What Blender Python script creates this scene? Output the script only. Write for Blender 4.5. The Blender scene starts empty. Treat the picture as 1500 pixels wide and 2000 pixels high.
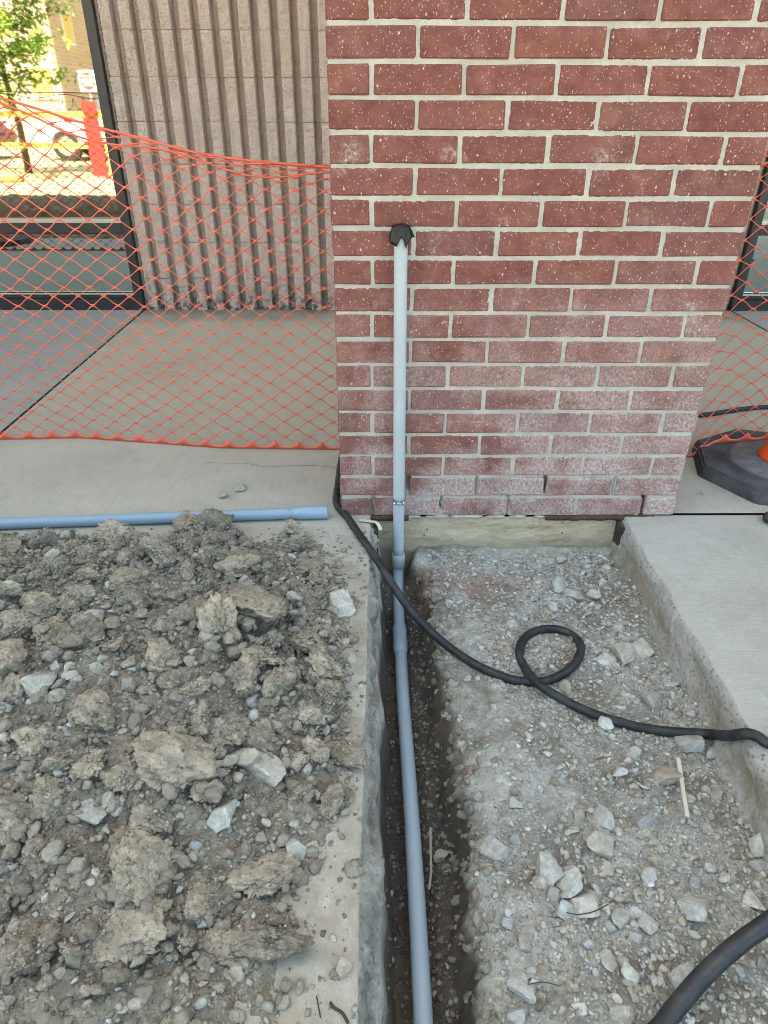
import bpy, bmesh, math, random
import numpy as np
from mathutils import Vector, Matrix

rng = np.random.RandomState(7)
random.seed(7)
S = bpy.context.scene
COL = S.collection
rad = math.radians

# ------------------------------------------------------------------ camera
CAM = np.array([0.109, -1.764, 1.053]); FPX = 1327.0
PITCH, YAW, ROLL = rad(30.556), rad(0.659), rad(0.2565)
_f = np.array([math.sin(YAW)*math.cos(PITCH), math.cos(YAW)*math.cos(PITCH), -math.sin(PITCH)])
_r0 = np.array([math.cos(YAW), -math.sin(YAW), 0.0]); _u0 = np.cross(_r0, _f)
_r = math.cos(ROLL)*_r0+math.sin(ROLL)*_u0; _u = math.cos(ROLL)*_u0-math.sin(ROLL)*_r0
cam = bpy.data.cameras.new('camera'); camo = bpy.data.objects.new('camera', cam); COL.objects.link(camo)
camo.matrix_world = Matrix(((_r[0], _u[0], -_f[0], CAM[0]), (_r[1], _u[1], -_f[1], CAM[1]), (_r[2], _u[2], -_f[2], CAM[2]), (0, 0, 0, 1)))
cam.sensor_fit = 'HORIZONTAL'; cam.sensor_width = 36.0; cam.lens = 36.0*FPX/1500.0
cam.clip_start = 0.02; cam.clip_end = 2000
S.camera = camo
S.render.resolution_x = 768; S.render.resolution_y = 1024

# ------------------------------------------------------------------ light
SUN_AZ, SUN_EL = rad(-26), rad(57)          # azimuth from +Y (behind the store) towards +X
W = bpy.data.worlds.new('World'); S.world = W; W.use_nodes = True
nt = W.node_tree; nt.nodes.clear()
wo = nt.nodes.new('ShaderNodeOutputWorld'); bg = nt.nodes.new('ShaderNodeBackground'); sk = nt.nodes.new('ShaderNodeTexSky')
sk.sky_type = 'NISHITA'; sk.sun_disc = False; sk.sun_elevation = SUN_EL; sk.sun_rotation = SUN_AZ
sk.air_density = 0.9; sk.dust_density = 4.0; sk.ozone_density = 0.6
tint = nt.nodes.new('ShaderNodeMix'); tint.data_type = 'RGBA'; tint.blend_type = 'MULTIPLY'; tint.inputs[0].default_value = 1
tint.inputs[7].default_value = (0.93, 0.92, 0.735, 1)     # the camera's daylight-shade white balance
nt.links.new(sk.outputs[0], tint.inputs[6]); nt.links.new(tint.outputs[2], bg.inputs[0])
bg.inputs[1].default_value = 0.12; nt.links.new(bg.outputs[0], wo.inputs[0])
sl = bpy.data.lights.new('sun', 'SUN'); sl.energy = 4.0; sl.angle = rad(0.53); sl.color = (1.0, 0.93, 0.80)
so = bpy.data.objects.new('sun', sl); COL.objects.link(so)
sd = Vector((math.sin(SUN_AZ)*math.cos(SUN_EL), math.cos(SUN_AZ)*math.cos(SUN_EL), math.sin(SUN_EL)))
so.rotation_euler = sd.to_track_quat('Z', 'Y').to_euler(); so.location = sd*30
vs = S.view_settings; vs.view_transform = 'Standard'; vs.look = 'None'; vs.gamma = 1.0; vs.use_curve_mapping = False
vs.exposure = 3.36
S.cycles.max_bounces = 8; S.cycles.diffuse_bounces = 4; S.cycles.glossy_bounces = 4
S.cycles.filter_width = 0.9
S.cycles.caustics_reflective = False; S.cycles.caustics_refractive = False

# ------------------------------------------------------------------ helpers
def ray(px, py): return _f+_r*(px-750)/FPX-_u*(py-1000)/FPX
def atz(px, py, z=0.0):
    d = ray(px, py); return CAM+d*(z-CAM[2])/d[2]
def aty(px, py, y=0.0):
    d = ray(px, py); return CAM+d*(y-CAM[1])/d[1]

_perm = np.random.RandomState(3).permutation(256); _perm = np.concatenate([_perm, _perm, _perm])
_g = np.random.RandomState(5).normal(size=(256, 3)); _g /= np.linalg.norm(_g, axis=1)[:, None]
def noise(x, y, z=0.0):
    x, y, z = np.broadcast_arrays(np.asarray(x, float), np.asarray(y, float), np.asarray(z, float))
    xi, yi, zi = np.floor(x).astype(int), np.floor(y).astype(int), np.floor(z).astype(int)
    xf, yf, zf = x-xi, y-yi, z-zi
    u, v, w = [t*t*t*(t*(t*6-15)+10) for t in (xf, yf, zf)]
    def gr(a, b, c):
        h = _perm[_perm[_perm[(xi+a) & 255]+((yi+b) & 255)]+((zi+c) & 255)]
        g = _g[h]
        return g[..., 0]*(xf-a)+g[..., 1]*(yf-b)+g[..., 2]*(zf-c)
    l = lambda a, b, t: a+(b-a)*t
    return 1.5*l(l(l(gr(0,0,0), gr(1,0,0), u), l(gr(0,1,0), gr(1,1,0), u), v), l(l(gr(0,0,1), gr(1,0,1), u), l(gr(0,1,1), gr(1,1,1), u), v), w)
def fbm(x, y, z=0.0, o=4, gain=0.5):
    s, a, f = 0, 1.0, 1.0
    for i in range(o):
        s = s+a*noise(np.asarray(x)*f+i*17.3, np.asarray(y)*f+i*9.1, np.asarray(z)*f+i*4.7); a *= gain; f *= 2.03
    return s
def cells(x, y, seed=0):
    """jittered-cell (Worley) field: distance to nearest point, edge distance and cell id hash"""
    xi, yi = np.floor(x).astype(int), np.floor(y).astype(int)
    d1 = np.full(x.shape, 9.0); d2 = d1.copy(); cid = np.zeros(x.shape)
    for a in (-1, 0, 1):
        for b in (-1, 0, 1):
            cx, cy = xi+a, yi+b
            h = _perm[_perm[(cx+seed) & 255]+((cy+seed*7) & 255)]
            h2 = _perm[h+37]
            d = np.hypot(cx+h/255.0-x, cy+h2/255.0-y)
            n = d < d1
            d2 = np.where(n, d1, np.minimum(d2, d)); cid = np.where(n, _perm[h+91]/255.0, cid); d1 = np.where(n, d, d1)
    return d1, d2-d1, cid
def sstep(a, b, x):
    t = np.clip((np.asarray(x, float)-a)/(b-a), 0, 1); return t*t*(3-2*t)

def link(name, me, mat=None, parent=None, smooth=False):
    if mat is not None and len(me.materials) == 0:
        for m in (mat if isinstance(mat, (list, tuple)) else [mat]): me.materials.append(m)
    if smooth: me.polygons.foreach_set('use_smooth', [True]*len(me.polygons))
    o = bpy.data.objects.new(name, me); COL.objects.link(o)
    if parent: o.parent = parent
    return o
def tag(o, label=None, cat=None, group=None, kind=None):
    if label: o['label'] = label
    if cat: o['category'] = cat
    if group: o['group'] = group
    if kind: o['kind'] = kind
    return o
def empty(name, loc, label, cat, group=None):
    o = bpy.data.objects.new(name, None); COL.objects.link(o); o.location = loc; o.empty_display_size = 0.1
    tag(o, label, cat, group); return o
def mesh(name, v, f):
    me = bpy.data.meshes.new(name); me.from_pydata([tuple(map(float, p)) for p in v], [], f); me.update(); return me
def npmesh(name, V, T):
    V = np.asarray(V, np.float32); T = np.asarray(T, np.int32); k = T.shape[1]
    me = bpy.data.meshes.new(name); me.vertices.add(len(V)); me.vertices.foreach_set('co', V.ravel())
    me.loops.add(T.size); me.loops.foreach_set('vertex_index', T.ravel())
    me.polygons.add(len(T)); me.polygons.foreach_set('loop_start', np.arange(0, T.size, k, dtype=np.int32))
    me.polygons.foreach_set('loop_total', np.full(len(T), k, np.int32)); me.update(calc_edges=True); return me
def gridfaces(ny, nx):
    i = np.arange(ny*nx).reshape(ny, nx)
    return np.stack([i[:-1, :-1], i[:-1, 1:], i[1:, 1:], i[1:, :-1]], -1).reshape(-1, 4)
def bm_mesh(name, bm):
    me = bpy.data.meshes.new(name); bm.to_mesh(me); bm.free(); return me
def box_bm(bm, lo, hi, bev=0.0, seg=1):
    r = bmesh.ops.create_cube(bm, size=1.0)
    for v in r['verts']:
        v.co = Vector([(lo[i]+hi[i])/2+v.co[i]*(hi[i]-lo[i]) for i in range(3)])
    if bev > 0:
        es = list({e for v in r['verts'] for e in v.link_edges})
        bmesh.ops.bevel(bm, geom=es, offset=bev, segments=seg, affect='EDGES', profile=0.5)
def box(name, lo, hi, mat, parent=None, bev=0.0):
    bm = bmesh.new(); box_bm(bm, lo, hi, bev); return link(name, bm_mesh(name, bm), mat, parent)
def catmull(P, n=12):
    P = [np.array(p, float) for p in P]; P = [2*P[0]-P[1]]+P+[2*P[-1]-P[-2]]; out = []
    for i in range(1, len(P)-2):
        a, b, c, d = P[i-1:i+3]
        for k in range(n):
            t = k/n
            out.append(0.5*((2*b)+(-a+c)*t+(2*a-5*b+4*c-d)*t*t+(-a+3*b-3*c+d)*t**3))
    out.append(P[-2]); return np.array(out)
def sweep(name, path, radius, seg=20, ridges=0, ridge_amp=0.0, cap=True):
    path = np.array(path, float); n = len(path)
    radius = np.broadcast_to(np.asarray(radius, float), (n,))
    T = np.gradient(path, axis=0); T /= np.linalg.norm(T, axis=1)[:, None]
    N = np.cross(T[0], [0, 0, 1.0])
    if np.linalg.norm(N) < 1e-3: N = np.cross(T[0], [1.0, 0, 0])
    N /= np.linalg.norm(N); V = []
    a = np.arange(seg)*2*np.pi/seg
    prof = 1+(ridge_amp*np.cos(a*ridges) if ridges else 0*a)
    for i in range(n):
        N = N-T[i]*(N@T[i]); N /= np.linalg.norm(N); B = np.cross(T[i], N)
        V.append(path[i]+radius[i]*prof[:, None]*(np.cos(a)[:, None]*N+np.sin(a)[:, None]*B))
    V = np.concatenate(V); F = []
    for i in range(n-1):
        for k in range(seg):
            F.append((i*seg+k, i*seg+(k+1) % seg, (i+1)*seg+(k+1) % seg, (i+1)*seg+k))
    if cap: F.append(tuple(range(seg-1, -1, -1))); F.append(tuple((n-1)*seg+k for k in range(seg)))
    me = mesh(name, V, F); me.polygons.foreach_set('use_smooth', [len(f) == 4 for f in F]); return me
def lathe(name, prof, seg=48):
    V, F = [], []
    for r, z in prof:
        for k in range(seg): V.append((r*math.cos(2*math.pi*k/seg), r*math.sin(2*math.pi*k/seg), z))
    for i in range(len(prof)-1):
        for k in range(seg): F.append((i*seg+k, i*seg+(k+1) % seg, (i+1)*seg+(k+1) % seg, (i+1)*seg+k))
    return mesh(name, V, F)

# ------------------------------------------------------------------ materials
class M:
    def __init__(s, name, rough=0.9, spec=0.3):
        s.m = bpy.data.materials.new(name); s.m.use_nodes = True; s.t = s.m.node_tree
        s.b = s.t.nodes['Principled BSDF']; s.b.inputs['Roughness'].default_value = rough
        s.b.inputs['Specular IOR Level'].default_value = spec; s.h = None
        s._pos = None
    def n(s, typ, **k):
        x = s.t.nodes.new(typ)
        for a, v in k.items(): setattr(x, a, v)
        return x
    def l(s, a, b): s.t.links.new(a, b)
    def world(s): return s.n('ShaderNodeNewGeometry').outputs['Position']
    def obj(s, rnd=True):
        tc = s.n('ShaderNodeTexCoord').outputs['Object']
        if not rnd: return tc
        oi = s.n('ShaderNodeObjectInfo'); a = s.n('ShaderNodeVectorMath', operation='MULTIPLY_ADD')
        s.l(oi.outputs['Random'], a.inputs[0]); a.inputs[1].default_value = (37.0, 19.0, 53.0); s.l(tc, a.inputs[2]); return a.outputs[0]
    def wobj(s):
        oi = s.n('ShaderNodeObjectInfo'); a = s.n('ShaderNodeVectorMath', operation='MULTIPLY_ADD')
        s.l(oi.outputs['Random'], a.inputs[0]); a.inputs[1].default_value = (37.0, 19.0, 53.0); s.l(s.world(), a.inputs[2]); return a.outputs[0]
    def scale(s, v, sc):
        a = s.n('ShaderNodeVectorMath', operation='MULTIPLY'); s.l(v, a.inputs[0]); a.inputs[1].default_value = sc; return a.outputs[0]
    def noise(s, v, scale, detail=4, rough=0.55, dist=0.0):
        x = s.n('ShaderNodeTexNoise'); s.l(v, x.inputs['Vector']); x.inputs['Scale'].default_value = scale
        x.inputs['Detail'].default_value = detail; x.inputs['Roughness'].default_value = rough; x.inputs['Distortion'].default_value = dist
        return x.outputs['Fac']
    def voro(s, v, scale, feature='F1', out='Distance'):
        x = s.n('ShaderNodeTexVoronoi', feature=feature); s.l(v, x.inputs['Vector']); x.inputs['Scale'].default_value = scale; return x.outputs[out]
    def ramp(s, f, stops):
        x = s.n('ShaderNodeValToRGB'); s.l(f, x.inputs[0]); e = x.color_ramp.elements
        while len(e) < len(stops): e.new(0.5)
        for q, (p, c) in zip(e, stops):
            q.position = p; q.color = tuple(c)+(1,) if not isinstance(c, (int, float)) else (c, c, c, 1)
        return x.outputs[0]
    def mr(s, f, a, b, c=0.0, d=1.0):
        x = s.n('ShaderNodeMapRange'); s.l(f, x.inputs[0])
        for i, q in enumerate((a, b, c, d)): x.inputs[i+1].default_value = q
        return x.outputs[0]
    def math(s, op, a, b):
        x = s.n('ShaderNodeMath', operation=op)
        for i, q in enumerate((a, b)):
            if isinstance(q, (int, float)): x.inputs[i].default_value = q
            else: s.l(q, x.inputs[i])
        return x.outputs[0]
    def mix(s, f, a, b, mode='MIX'):
        x = s.n('ShaderNodeMix', data_type='RGBA', blend_type=mode)
        for i, q in ((0, f), (6, a), (7, b)):
            if isinstance(q, (int, float)): x.inputs[i].default_value = q
            elif isinstance(q, tuple): x.inputs[i].default_value = q+(1,)
            else: s.l(q, x.inputs[i])
        return x.outputs[2]
    def sep(s, v, i):
        x = s.n('ShaderNodeSeparateXYZ'); s.l(v, x.inputs[0]); return x.outputs[i]
    def col(s, c):
        if isinstance(c, tuple): s.b.inputs['Base Color'].default_value = c+(1,)
        else: s.l(c, s.b.inputs['Base Color'])
        return s
    def bump(s, h, dist=0.002, strength=1.0):
        x = s.n('ShaderNodeBump'); x.inputs['Distance'].default_value = dist; x.inputs['Strength'].default_value = strength
        s.l(h, x.inputs['Height'])
        if s.h is not None: s.l(s.h, x.inputs['Normal'])
        s.h = x.outputs[0]; s.l(s.h, s.b.inputs['Normal']); return s
def plain(name, c, rough=0.6, spec=0.4, metal=0.0):
    m = M(name, rough, spec); m.col(c); m.b.inputs['Metallic'].default_value = metal
    if metal < 0.5:
        v = m.world(); f = m.noise(v, 60, 5); m.col(m.mix(m.mr(f, .3, .7), tuple(x*0.85 for x in c), tuple(min(1, x*1.12) for x in c)))
    return m.m

# brick
m = M('brick_clay', 0.92, 0.15); v = m.obj(); w = m.world()
rnd = m.n('ShaderNodeObjectInfo').outputs['Random']
base = m.ramp(rnd, [(0, (.215, .086, .070)), (.3, (.235, .094, .076)), (.6, (.252, .103, .083)), (.8, (.215, .094, .082)), (.92, (.185, .084, .079)), (1, (.27, .118, .090))])
base = m.mix(m.mr(m.noise(v, 26, 6, .7), .35, .66), base, m.mix(1.0, base, (.64, .60, .64), 'MULTIPLY'))
base = m.mix(m.mr(m.noise(v, 11, 4, .6), .54, .70, 0, .35), base, (.33, .175, .135))
base = m.mix(m.mr(m.noise(v, 420, 3, .6), .50, .66, 0, .55), base, (.10, .040, .036))
vv = m.scale(v, (1.0, 1.0, 0.75))
sp = m.n('ShaderNodeTexVoronoi'); m.l(vv, sp.inputs['Vector']); sp.inputs['Scale'].default_value = 150
thr = m.math('MULTIPLY', m.mr(m.sep(sp.outputs['Color'], 0), .72, 1.0, 0, .36), m.mr(m.noise(v, 16, 2), .3, .7, .5, 1.2))
spk = m.mr(m.math('SUBTRACT', thr, sp.outputs['Distance']), .0, .06)
sp2 = m.n('ShaderNodeTexVoronoi'); m.l(vv, sp2.inputs['Vector']); sp2.inputs['Scale'].default_value = 330
spk2 = m.mr(m.math('SUBTRACT', m.mr(m.sep(sp2.outputs['Color'], 0), .74, 1.0, 0, .5), sp2.outputs['Distance']), .0, .08)
base = m.mix(m.math('MULTIPLY', m.math('MAXIMUM', m.math('MULTIPLY', spk, 1.0), m.math('MULTIPLY', spk2, .75)), .70), base, (.60, .51, .47))
z = m.sep(w, 2)
hz = m.mr(m.math('ADD', z, m.math('MULTIPLY', m.noise(w, 4.5, 4, .6), -.62)), .44, -.18, 0, 1)
drip = m.math('MULTIPLY', m.mr(m.noise(m.scale(w, (1, 1, .8)), 130, 6, .78), .36, .68, .1, 1.0), m.mr(m.math('ADD', m.noise(w, 6, 4, .6), m.math('MULTIPLY', m.sep(w, 0), .16)), .46, .66, .12, 1.3))
base = m.mix(m.math('MULTIPLY', m.math('MULTIPLY', hz, drip), .85), base, (.53, .45, .435))
sm = m.math('MULTIPLY', m.mr(m.noise(w, 9, 4, .6), .58, .72), m.mr(m.noise(w, 110, 3), .4, .6))
base = m.mix(m.math('MULTIPLY', sm, .35), base, (.58, .54, .51))
m.col(base); m.bump(m.noise(v, 300, 4, .7), .0022, .8); m.bump(m.noise(v, 45, 4), .004, .5); BRICK = m.m

m = M('mortar', 0.95, 0.1); w = m.world()
c = m.ramp(m.noise(w, 14, 5, .6), [(.3, (.37, .348, .312)), (.7, (.50, .478, .435))])
c = m.mix(m.mr(m.noise(w, 500, 2, .6), .52, .62, 0, .5), c, (.28, .27, .25))
c = m.mix(m.mr(m.sep(w, 2), .25, -.02, 0, .55), c, (.36, .34, .29))
m.col(c); m.bump(m.noise(w, 420, 4, .7), .002, .7); m.bump(m.noise(w, 90, 3), .003, .5); MORTAR = m.m

# split-face block, beige paint
m = M('beige_block', 0.9, 0.2); v = m.obj(); w = m.world()
c = m.ramp(m.noise(v, 12, 5, .6), [(.3, (.54, .41, .335)), (.7, (.65, .505, .42))])
c = m.mix(m.mr(m.noise(v, 105, 5, .78), .53, .63, 0, .62), c, (.20, .155, .135)); c = m.mix(m.mr(m.noise(v, 60, 5, .75), .56, .70, 0, .35), c, (.66, .56, .50))
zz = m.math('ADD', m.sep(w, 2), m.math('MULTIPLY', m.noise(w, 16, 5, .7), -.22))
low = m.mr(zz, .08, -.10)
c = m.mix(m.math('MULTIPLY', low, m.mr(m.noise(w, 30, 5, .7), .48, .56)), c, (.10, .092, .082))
c = m.mix(m.math('MULTIPLY', m.mr(zz, .06, -.06), m.mr(m.noise(w, 42, 5, .7), .60, .66)), c, (.62, .60, .56))
c = m.mix(m.math('MULTIPLY', m.mr(m.noise(m.scale(w, (9, 9, 1.2)), 3, 4), .55, .75), .35), c, (.20, .165, .15))
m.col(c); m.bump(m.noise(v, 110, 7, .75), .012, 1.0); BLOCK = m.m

def concrete(name, c1, c2, broom, back_brown=None, sc=1.0, ytone=None):
    m = M(name, 0.9, 0.2); w = m.world()
    c = m.ramp(m.noise(w, 3.0*sc, 6, .62, .4), [(.3, c1), (.7, c2)])
    b = m.noise(m.scale(w, broom), 1.0, 4, .7)
    c = m.mix(m.mr(b, .35, .68, 0, .32), c, tuple(x*.66 for x in c1))
    c = m.mix(m.mr(m.noise(w, 5.5, 7, .72, .8), .52, .72, 0, .42), c, tuple(x*.70 for x in c1))
    c = m.mix(m.mr(m.noise(w, 330, 3, .7), .56, .66, 0, .6), c, tuple(x*.45 for x in c1))
    c = m.mix(m.mr(m.noise(w, 40, 6, .7), .55, .75, 0, .35), c, tuple(min(.8, x*1.22) for x in c2))
    if back_brown:
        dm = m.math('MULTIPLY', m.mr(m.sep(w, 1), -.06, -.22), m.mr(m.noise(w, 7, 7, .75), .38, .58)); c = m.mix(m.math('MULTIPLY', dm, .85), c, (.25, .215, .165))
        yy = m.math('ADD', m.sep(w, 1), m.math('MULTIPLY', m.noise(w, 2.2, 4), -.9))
        st = m.mr(yy, -.15, .75); st = m.math('MULTIPLY', st, m.mr(m.noise(w, 2.6, 5, .6, .6), .22, .75, .45, 1.0))  # turns browner towards the back of the walk
        c = m.mix(st, c, m.mix(m.noise(w, 7, 5), back_brown, tuple(x*1.25 for x in back_brown)))
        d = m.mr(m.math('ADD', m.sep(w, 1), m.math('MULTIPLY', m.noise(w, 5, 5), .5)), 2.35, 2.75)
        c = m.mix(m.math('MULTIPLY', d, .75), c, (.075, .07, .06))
        ru = m.n('ShaderNodeVectorMath', operation='DISTANCE'); m.l(w, ru.inputs[0]); ru.inputs[1].default_value = (-.86, 1.36, 0)
        c = m.mix(m.math('MULTIPLY', m.mr(ru.outputs['Value'], .26, .02, 0, .6), m.mr(m.noise(w, 22, 5, .7), .42, .62)), c, (.34, .20, .09))
    m.col(c); m.bump(b, .0012, .7); m.bump(m.noise(w, 380, 4, .7), .0012, .6)
    return m.m
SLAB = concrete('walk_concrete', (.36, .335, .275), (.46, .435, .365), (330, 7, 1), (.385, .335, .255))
SLAB_R = concrete('right_concrete', (.325, .315, .275), (.42, .408, .362), (14, 260, 1))
SLAB_D = concrete('dark_concrete', (.31, .305, .275), (.38, .375, .335), (300, 9, 1))
FOUND = M('footing_concrete', .9, .2)
m = FOUND; w = m.world(); c = m.ramp(m.noise(m.scale(w, (1, 1, 2.2)), 8, 7, .68, 1.6), [(.25, (.26, .205, .135)), (.48, (.46, .385, .27)), (.75, (.54, .475, .365))])
c = m.mix(m.mr(m.voro(w, 26), .10, .06), c, (.07, .07, .075)); c = m.mix(m.mr(m.noise(w, 300, 3), .55, .7, 0, .4), c, (.16, .14, .11))
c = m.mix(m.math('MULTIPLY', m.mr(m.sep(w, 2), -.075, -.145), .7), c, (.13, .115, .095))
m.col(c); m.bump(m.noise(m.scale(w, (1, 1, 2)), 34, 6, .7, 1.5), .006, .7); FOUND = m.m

def broken(name, a, b, tone):
    m = M(name, .92, .2); w = m.world()
    vo = m.n('ShaderNodeTexVoronoi'); m.l(w, vo.inputs['Vector']); vo.inputs['Scale'].default_value = 85
    st = m.ramp(m.sep(vo.outputs['Color'], 0), [(0, (.16, .16, .165)), (.4, (.30, .31, .32)), (.75, (.42, .42, .40)), (1, (.22, .20, .17))])
    c = m.ramp(m.noise(w, 18, 6, .7), [(.3, a), (.7, b)])
    c = m.mix(m.mr(vo.outputs['Distance'], .42, .30, 0, .75), c, st)
    if tone:
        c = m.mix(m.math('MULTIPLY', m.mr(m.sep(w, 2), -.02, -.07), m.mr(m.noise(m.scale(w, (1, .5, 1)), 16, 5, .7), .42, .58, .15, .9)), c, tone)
    m.col(c); m.bump(m.noise(w, 110, 6, .75), .009, 1.0); m.bump(vo.outputs['Distance'], .003, .5)
    return m.m
BROKEN = broken('broken_concrete', (.25, .235, .20), (.44, .425, .38), (.17, .15, .12))
BROKEN_R = broken('formed_edge', (.36, .35, .32), (.50, .49, .455), (.27, .235, .17))

def soilmat(name, attr=False, c_lo=(.262, .226, .175), c_hi=(.485, .430, .345), use_world=True):
    m = M(name, .97, .08); v = m.world() if use_world else m.wobj()
    c = m.ramp(m.noise(v, 17, 6, .7), [(.28, c_lo), (.72, c_hi)])
    if not use_world:
        r = m.n('ShaderNodeObjectInfo').outputs['Random']
        c = m.mix(1.0, c, m.ramp(r, [(0, (.66, .64, .62)), (.25, (.95, .94, .92)), (.6, (1.1, 1.08, 1.04)), (.85, (1.32, 1.29, 1.22)), (1, (1.0, .97, .93))]), 'MULTIPLY')
    c = m.mix(m.mr(m.noise(v, 75, 6, .75), .50, .70, 0, .65), c, tuple(x*1.55 for x in c_hi))
    c = m.mix(m.mr(m.noise(v, 130, 4, .7), .54, .68, 0, .7), c, tuple(x*.55 for x in c_lo))
    vo = m.n('ShaderNodeTexVoronoi'); m.l(v, vo.inputs['Vector']); vo.inputs['Scale'].default_value = 210
    k = m.mr(m.math('SUBTRACT', m.mr(m.sep(vo.outputs['Color'], 0), .80, 1, 0, .5), vo.outputs['Distance']), 0, .08)
    c = m.mix(m.math('MULTIPLY', k, .75), c, (.44, .43, .40))
    m.col(c); m.bump(m.noise(v, 95, 7, .72), .010, 1.0); m.bump(m.noise(v, 420, 3, .7), .0022, .9)
    return m
CLOD = soilmat('clod_soil', use_world=False).m
HEAPM = soilmat('heap_soil', c_lo=(.185, .158, .122), c_hi=(.38, .335, .265)).m  # brown soil under the clods, darkened further to paint in the shadowed gaps
m = soilmat('pit_soil', c_lo=(.345, .335, .285), c_hi=(.55, .54, .485)); w = m.world()
src = m.b.inputs['Base Color'].links[0].from_socket
dk = m.mr(m.math('ADD', m.sep(w, 2), m.math('MULTIPLY', m.math('SUBTRACT', m.noise(w, 11, 6, .65), .5), .11)), -.138, -.172)      # dark soil lower in the cut, with the trench shadow painted in
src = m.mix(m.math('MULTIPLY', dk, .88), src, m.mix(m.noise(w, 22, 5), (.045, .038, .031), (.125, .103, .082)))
br = m.math('MULTIPLY', m.mr(m.noise(w, 5.5, 6, .7, .5), .46, .60), .8); src = m.mix(br, src, (.19, .155, .115))
pk = m.n('ShaderNodeVectorMath', operation='DISTANCE'); m.l(m.scale(w, (.55, 1.7, 1)), pk.inputs[0]); pk.inputs[1].default_value = (.19, -.27, -.15)
src = m.mix(m.math('MULTIPLY', m.mr(pk.outputs['Value'], .17, .04), m.mr(m.noise(w, 28, 5, .7), .36, .56)), src, (.36, .20, .165))
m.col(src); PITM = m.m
m = soilmat('lump_soil'); m.t.nodes.active = None
at_ = m.n('ShaderNodeAttribute'); at_.attribute_name = 'tone'; src = m.b.inputs['Base Color'].links[0].from_socket
m.col(m.mix(.55, src, at_.outputs['Color'])); LUMP = m.m

def stonemat(name, tones, use_obj=True):
    m = M(name, .88, .2); v = m.wobj() if use_obj else m.world()
    if use_obj:
        r = m.n('ShaderNodeObjectInfo').outputs['Random']; c = m.ramp(r, tones)
        m.t.nodes[-1].color_ramp.interpolation = 'LINEAR'
    else:
        a = m.n('ShaderNodeAttribute'); a.attribute_name = 'tone'; c = a.outputs['Color']
    c = m.mix(m.mr(m.noise(v, 55, 6, .72), .36, .68), m.mix(1.0, c, (.66, .64, .60), 'MULTIPLY'), m.mix(1.0, c, (1.12, 1.12, 1.11), 'MULTIPLY'))
    c = m.mix(m.mr(m.noise(v, 30, 5, .72), .48, .64, 0, .7), c, (.30, .265, .21))
    c = m.mix(m.mr(m.noise(v, 260, 3, .6), .58, .68, 0, .5), c, (.13, .13, .13))
    m.col(c); m.bump(m.noise(v, 120, 6, .72), .004, .9)
    return m.m
STONE = stonemat('limestone', [(0, (.42, .435, .42)), (.2, (.52, .53, .515)), (.4, (.38, .385, .365)), (.55, (.54, .535, .50)), (.7, (.43, .395, .325)), (.82, (.48, .45, .40)), (.93, (.34, .36, .37)), (1, (.44, .37, .33))])
GRAVEL = stonemat('gravel_tones', None, False)

def plastic(name, c, rough, dirt=0.25, spec=.5, dust=(.30, .28, .24)):
    m = M(name, rough, spec); v = m.world()
    k = m.math('MULTIPLY', m.mr(m.noise(v, 28, 6, .7), .45, .72), dirt)
    m.col(m.mix(k, m.mix(m.noise(v, 6, 3), tuple(x*.92 for x in c), tuple(min(1, x*1.06) for x in c)), dust))
    m.l(m.mr(m.noise(v, 40, 5), .3, .7, max(.05, rough-.12), min(1, rough+.15)), m.b.inputs['Roughness']); m.bump(m.noise(v, 200, 3), .0004, .5); return m.m
PVC = plastic('grey_pvc', (.345, .43, .50), .42, .20)
PVC_LOOSE = plastic('blue_grey_pvc', (.225, .315, .40), .42, .15)
PVC_LIGHT = plastic('faded_pvc', (.385, .43, .47), .42, .18)
PVC_DARK = plastic('fitting_pvc', (.29, .325, .345), .45, .2)
RUBBER = plastic('hose_rubber', (.013, .014, .016), .55, .28, .35, (.12, .12, .115))
RUBBER2 = plastic('thick_hose_rubber', (.016, .018, .021), .50, .22, .4, (.13, .13, .125))
m = M('recycled_rubber', .8, .2); v = m.world(); c = m.mix(m.mr(m.noise(v, 9, 4), .40, .62, .1, .55), (.030, .031, .034), (.13, .135, .145)); c = m.mix(m.mr(m.voro(v, 190), .16, .10), c, (.24, .245, .25)); m.col(c); m.bump(m.noise(v, 300, 3), .0006, .6); BASE_RUB = m.m
RING_RUB = plastic('dusty_rubber', (.12, .12, .128), .8, .6, .2, (.24, .245, .25))
ORANGE = plastic('cone_orange', (.80, .085, .018), .5, .12)
NET = M('net_plastic', .45, .4); NET.col((.68, .130, .078)); NET.b.inputs['Subsurface Weight'].default_value = 0.0; NET = NET.m
TAPE = plastic('black_tape', (.007, .006, .006), .38, .06, .35, (.06, .05, .045))
STEEL = plain('zinc_steel', (.62, .64, .66), .35, .5, 1.0)
RUST = plastic('rusty_flashing', (.055, .032, .022), .85, .5, .2, (.16, .09, .055))
FRAME = plastic('bronze_frame', (.020, .019, .019), .40, .08, .5, (.10, .10, .10))
FRAME_EDGE = plain('frame_bright_edge', (.42, .45, .46), .3, .5, 1.0)
WOOD = plastic('weathered_wood', (.50, .45, .36), .8, .3, .2)
WOOD_D = plastic('grey_sliver', (.26, .24, .20), .85, .4, .2)
FIBRE = plastic('joint_filler', (.050, .040, .032), .95, .5, .1, (.12, .10, .08))
m = M('coated_glass', .02, .5); m.col((.47, .475, .42)); m.b.inputs['Metallic'].default_value = 1.0
m.bump(m.noise(m.world(), 1.2, 2), .003, .12); GLASS = m.m
m = M('tinted_glass', .015, .5); m.col((.56, .63, .575)); m.b.inputs['Metallic'].default_value = 1.0; GLASS_LOW = m.m
SOFFIT = plain('soffit_paint', (.62, .60, .56), .8)
WALLP = plain('upper_stucco', (.42, .36, .31), .9)
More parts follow.
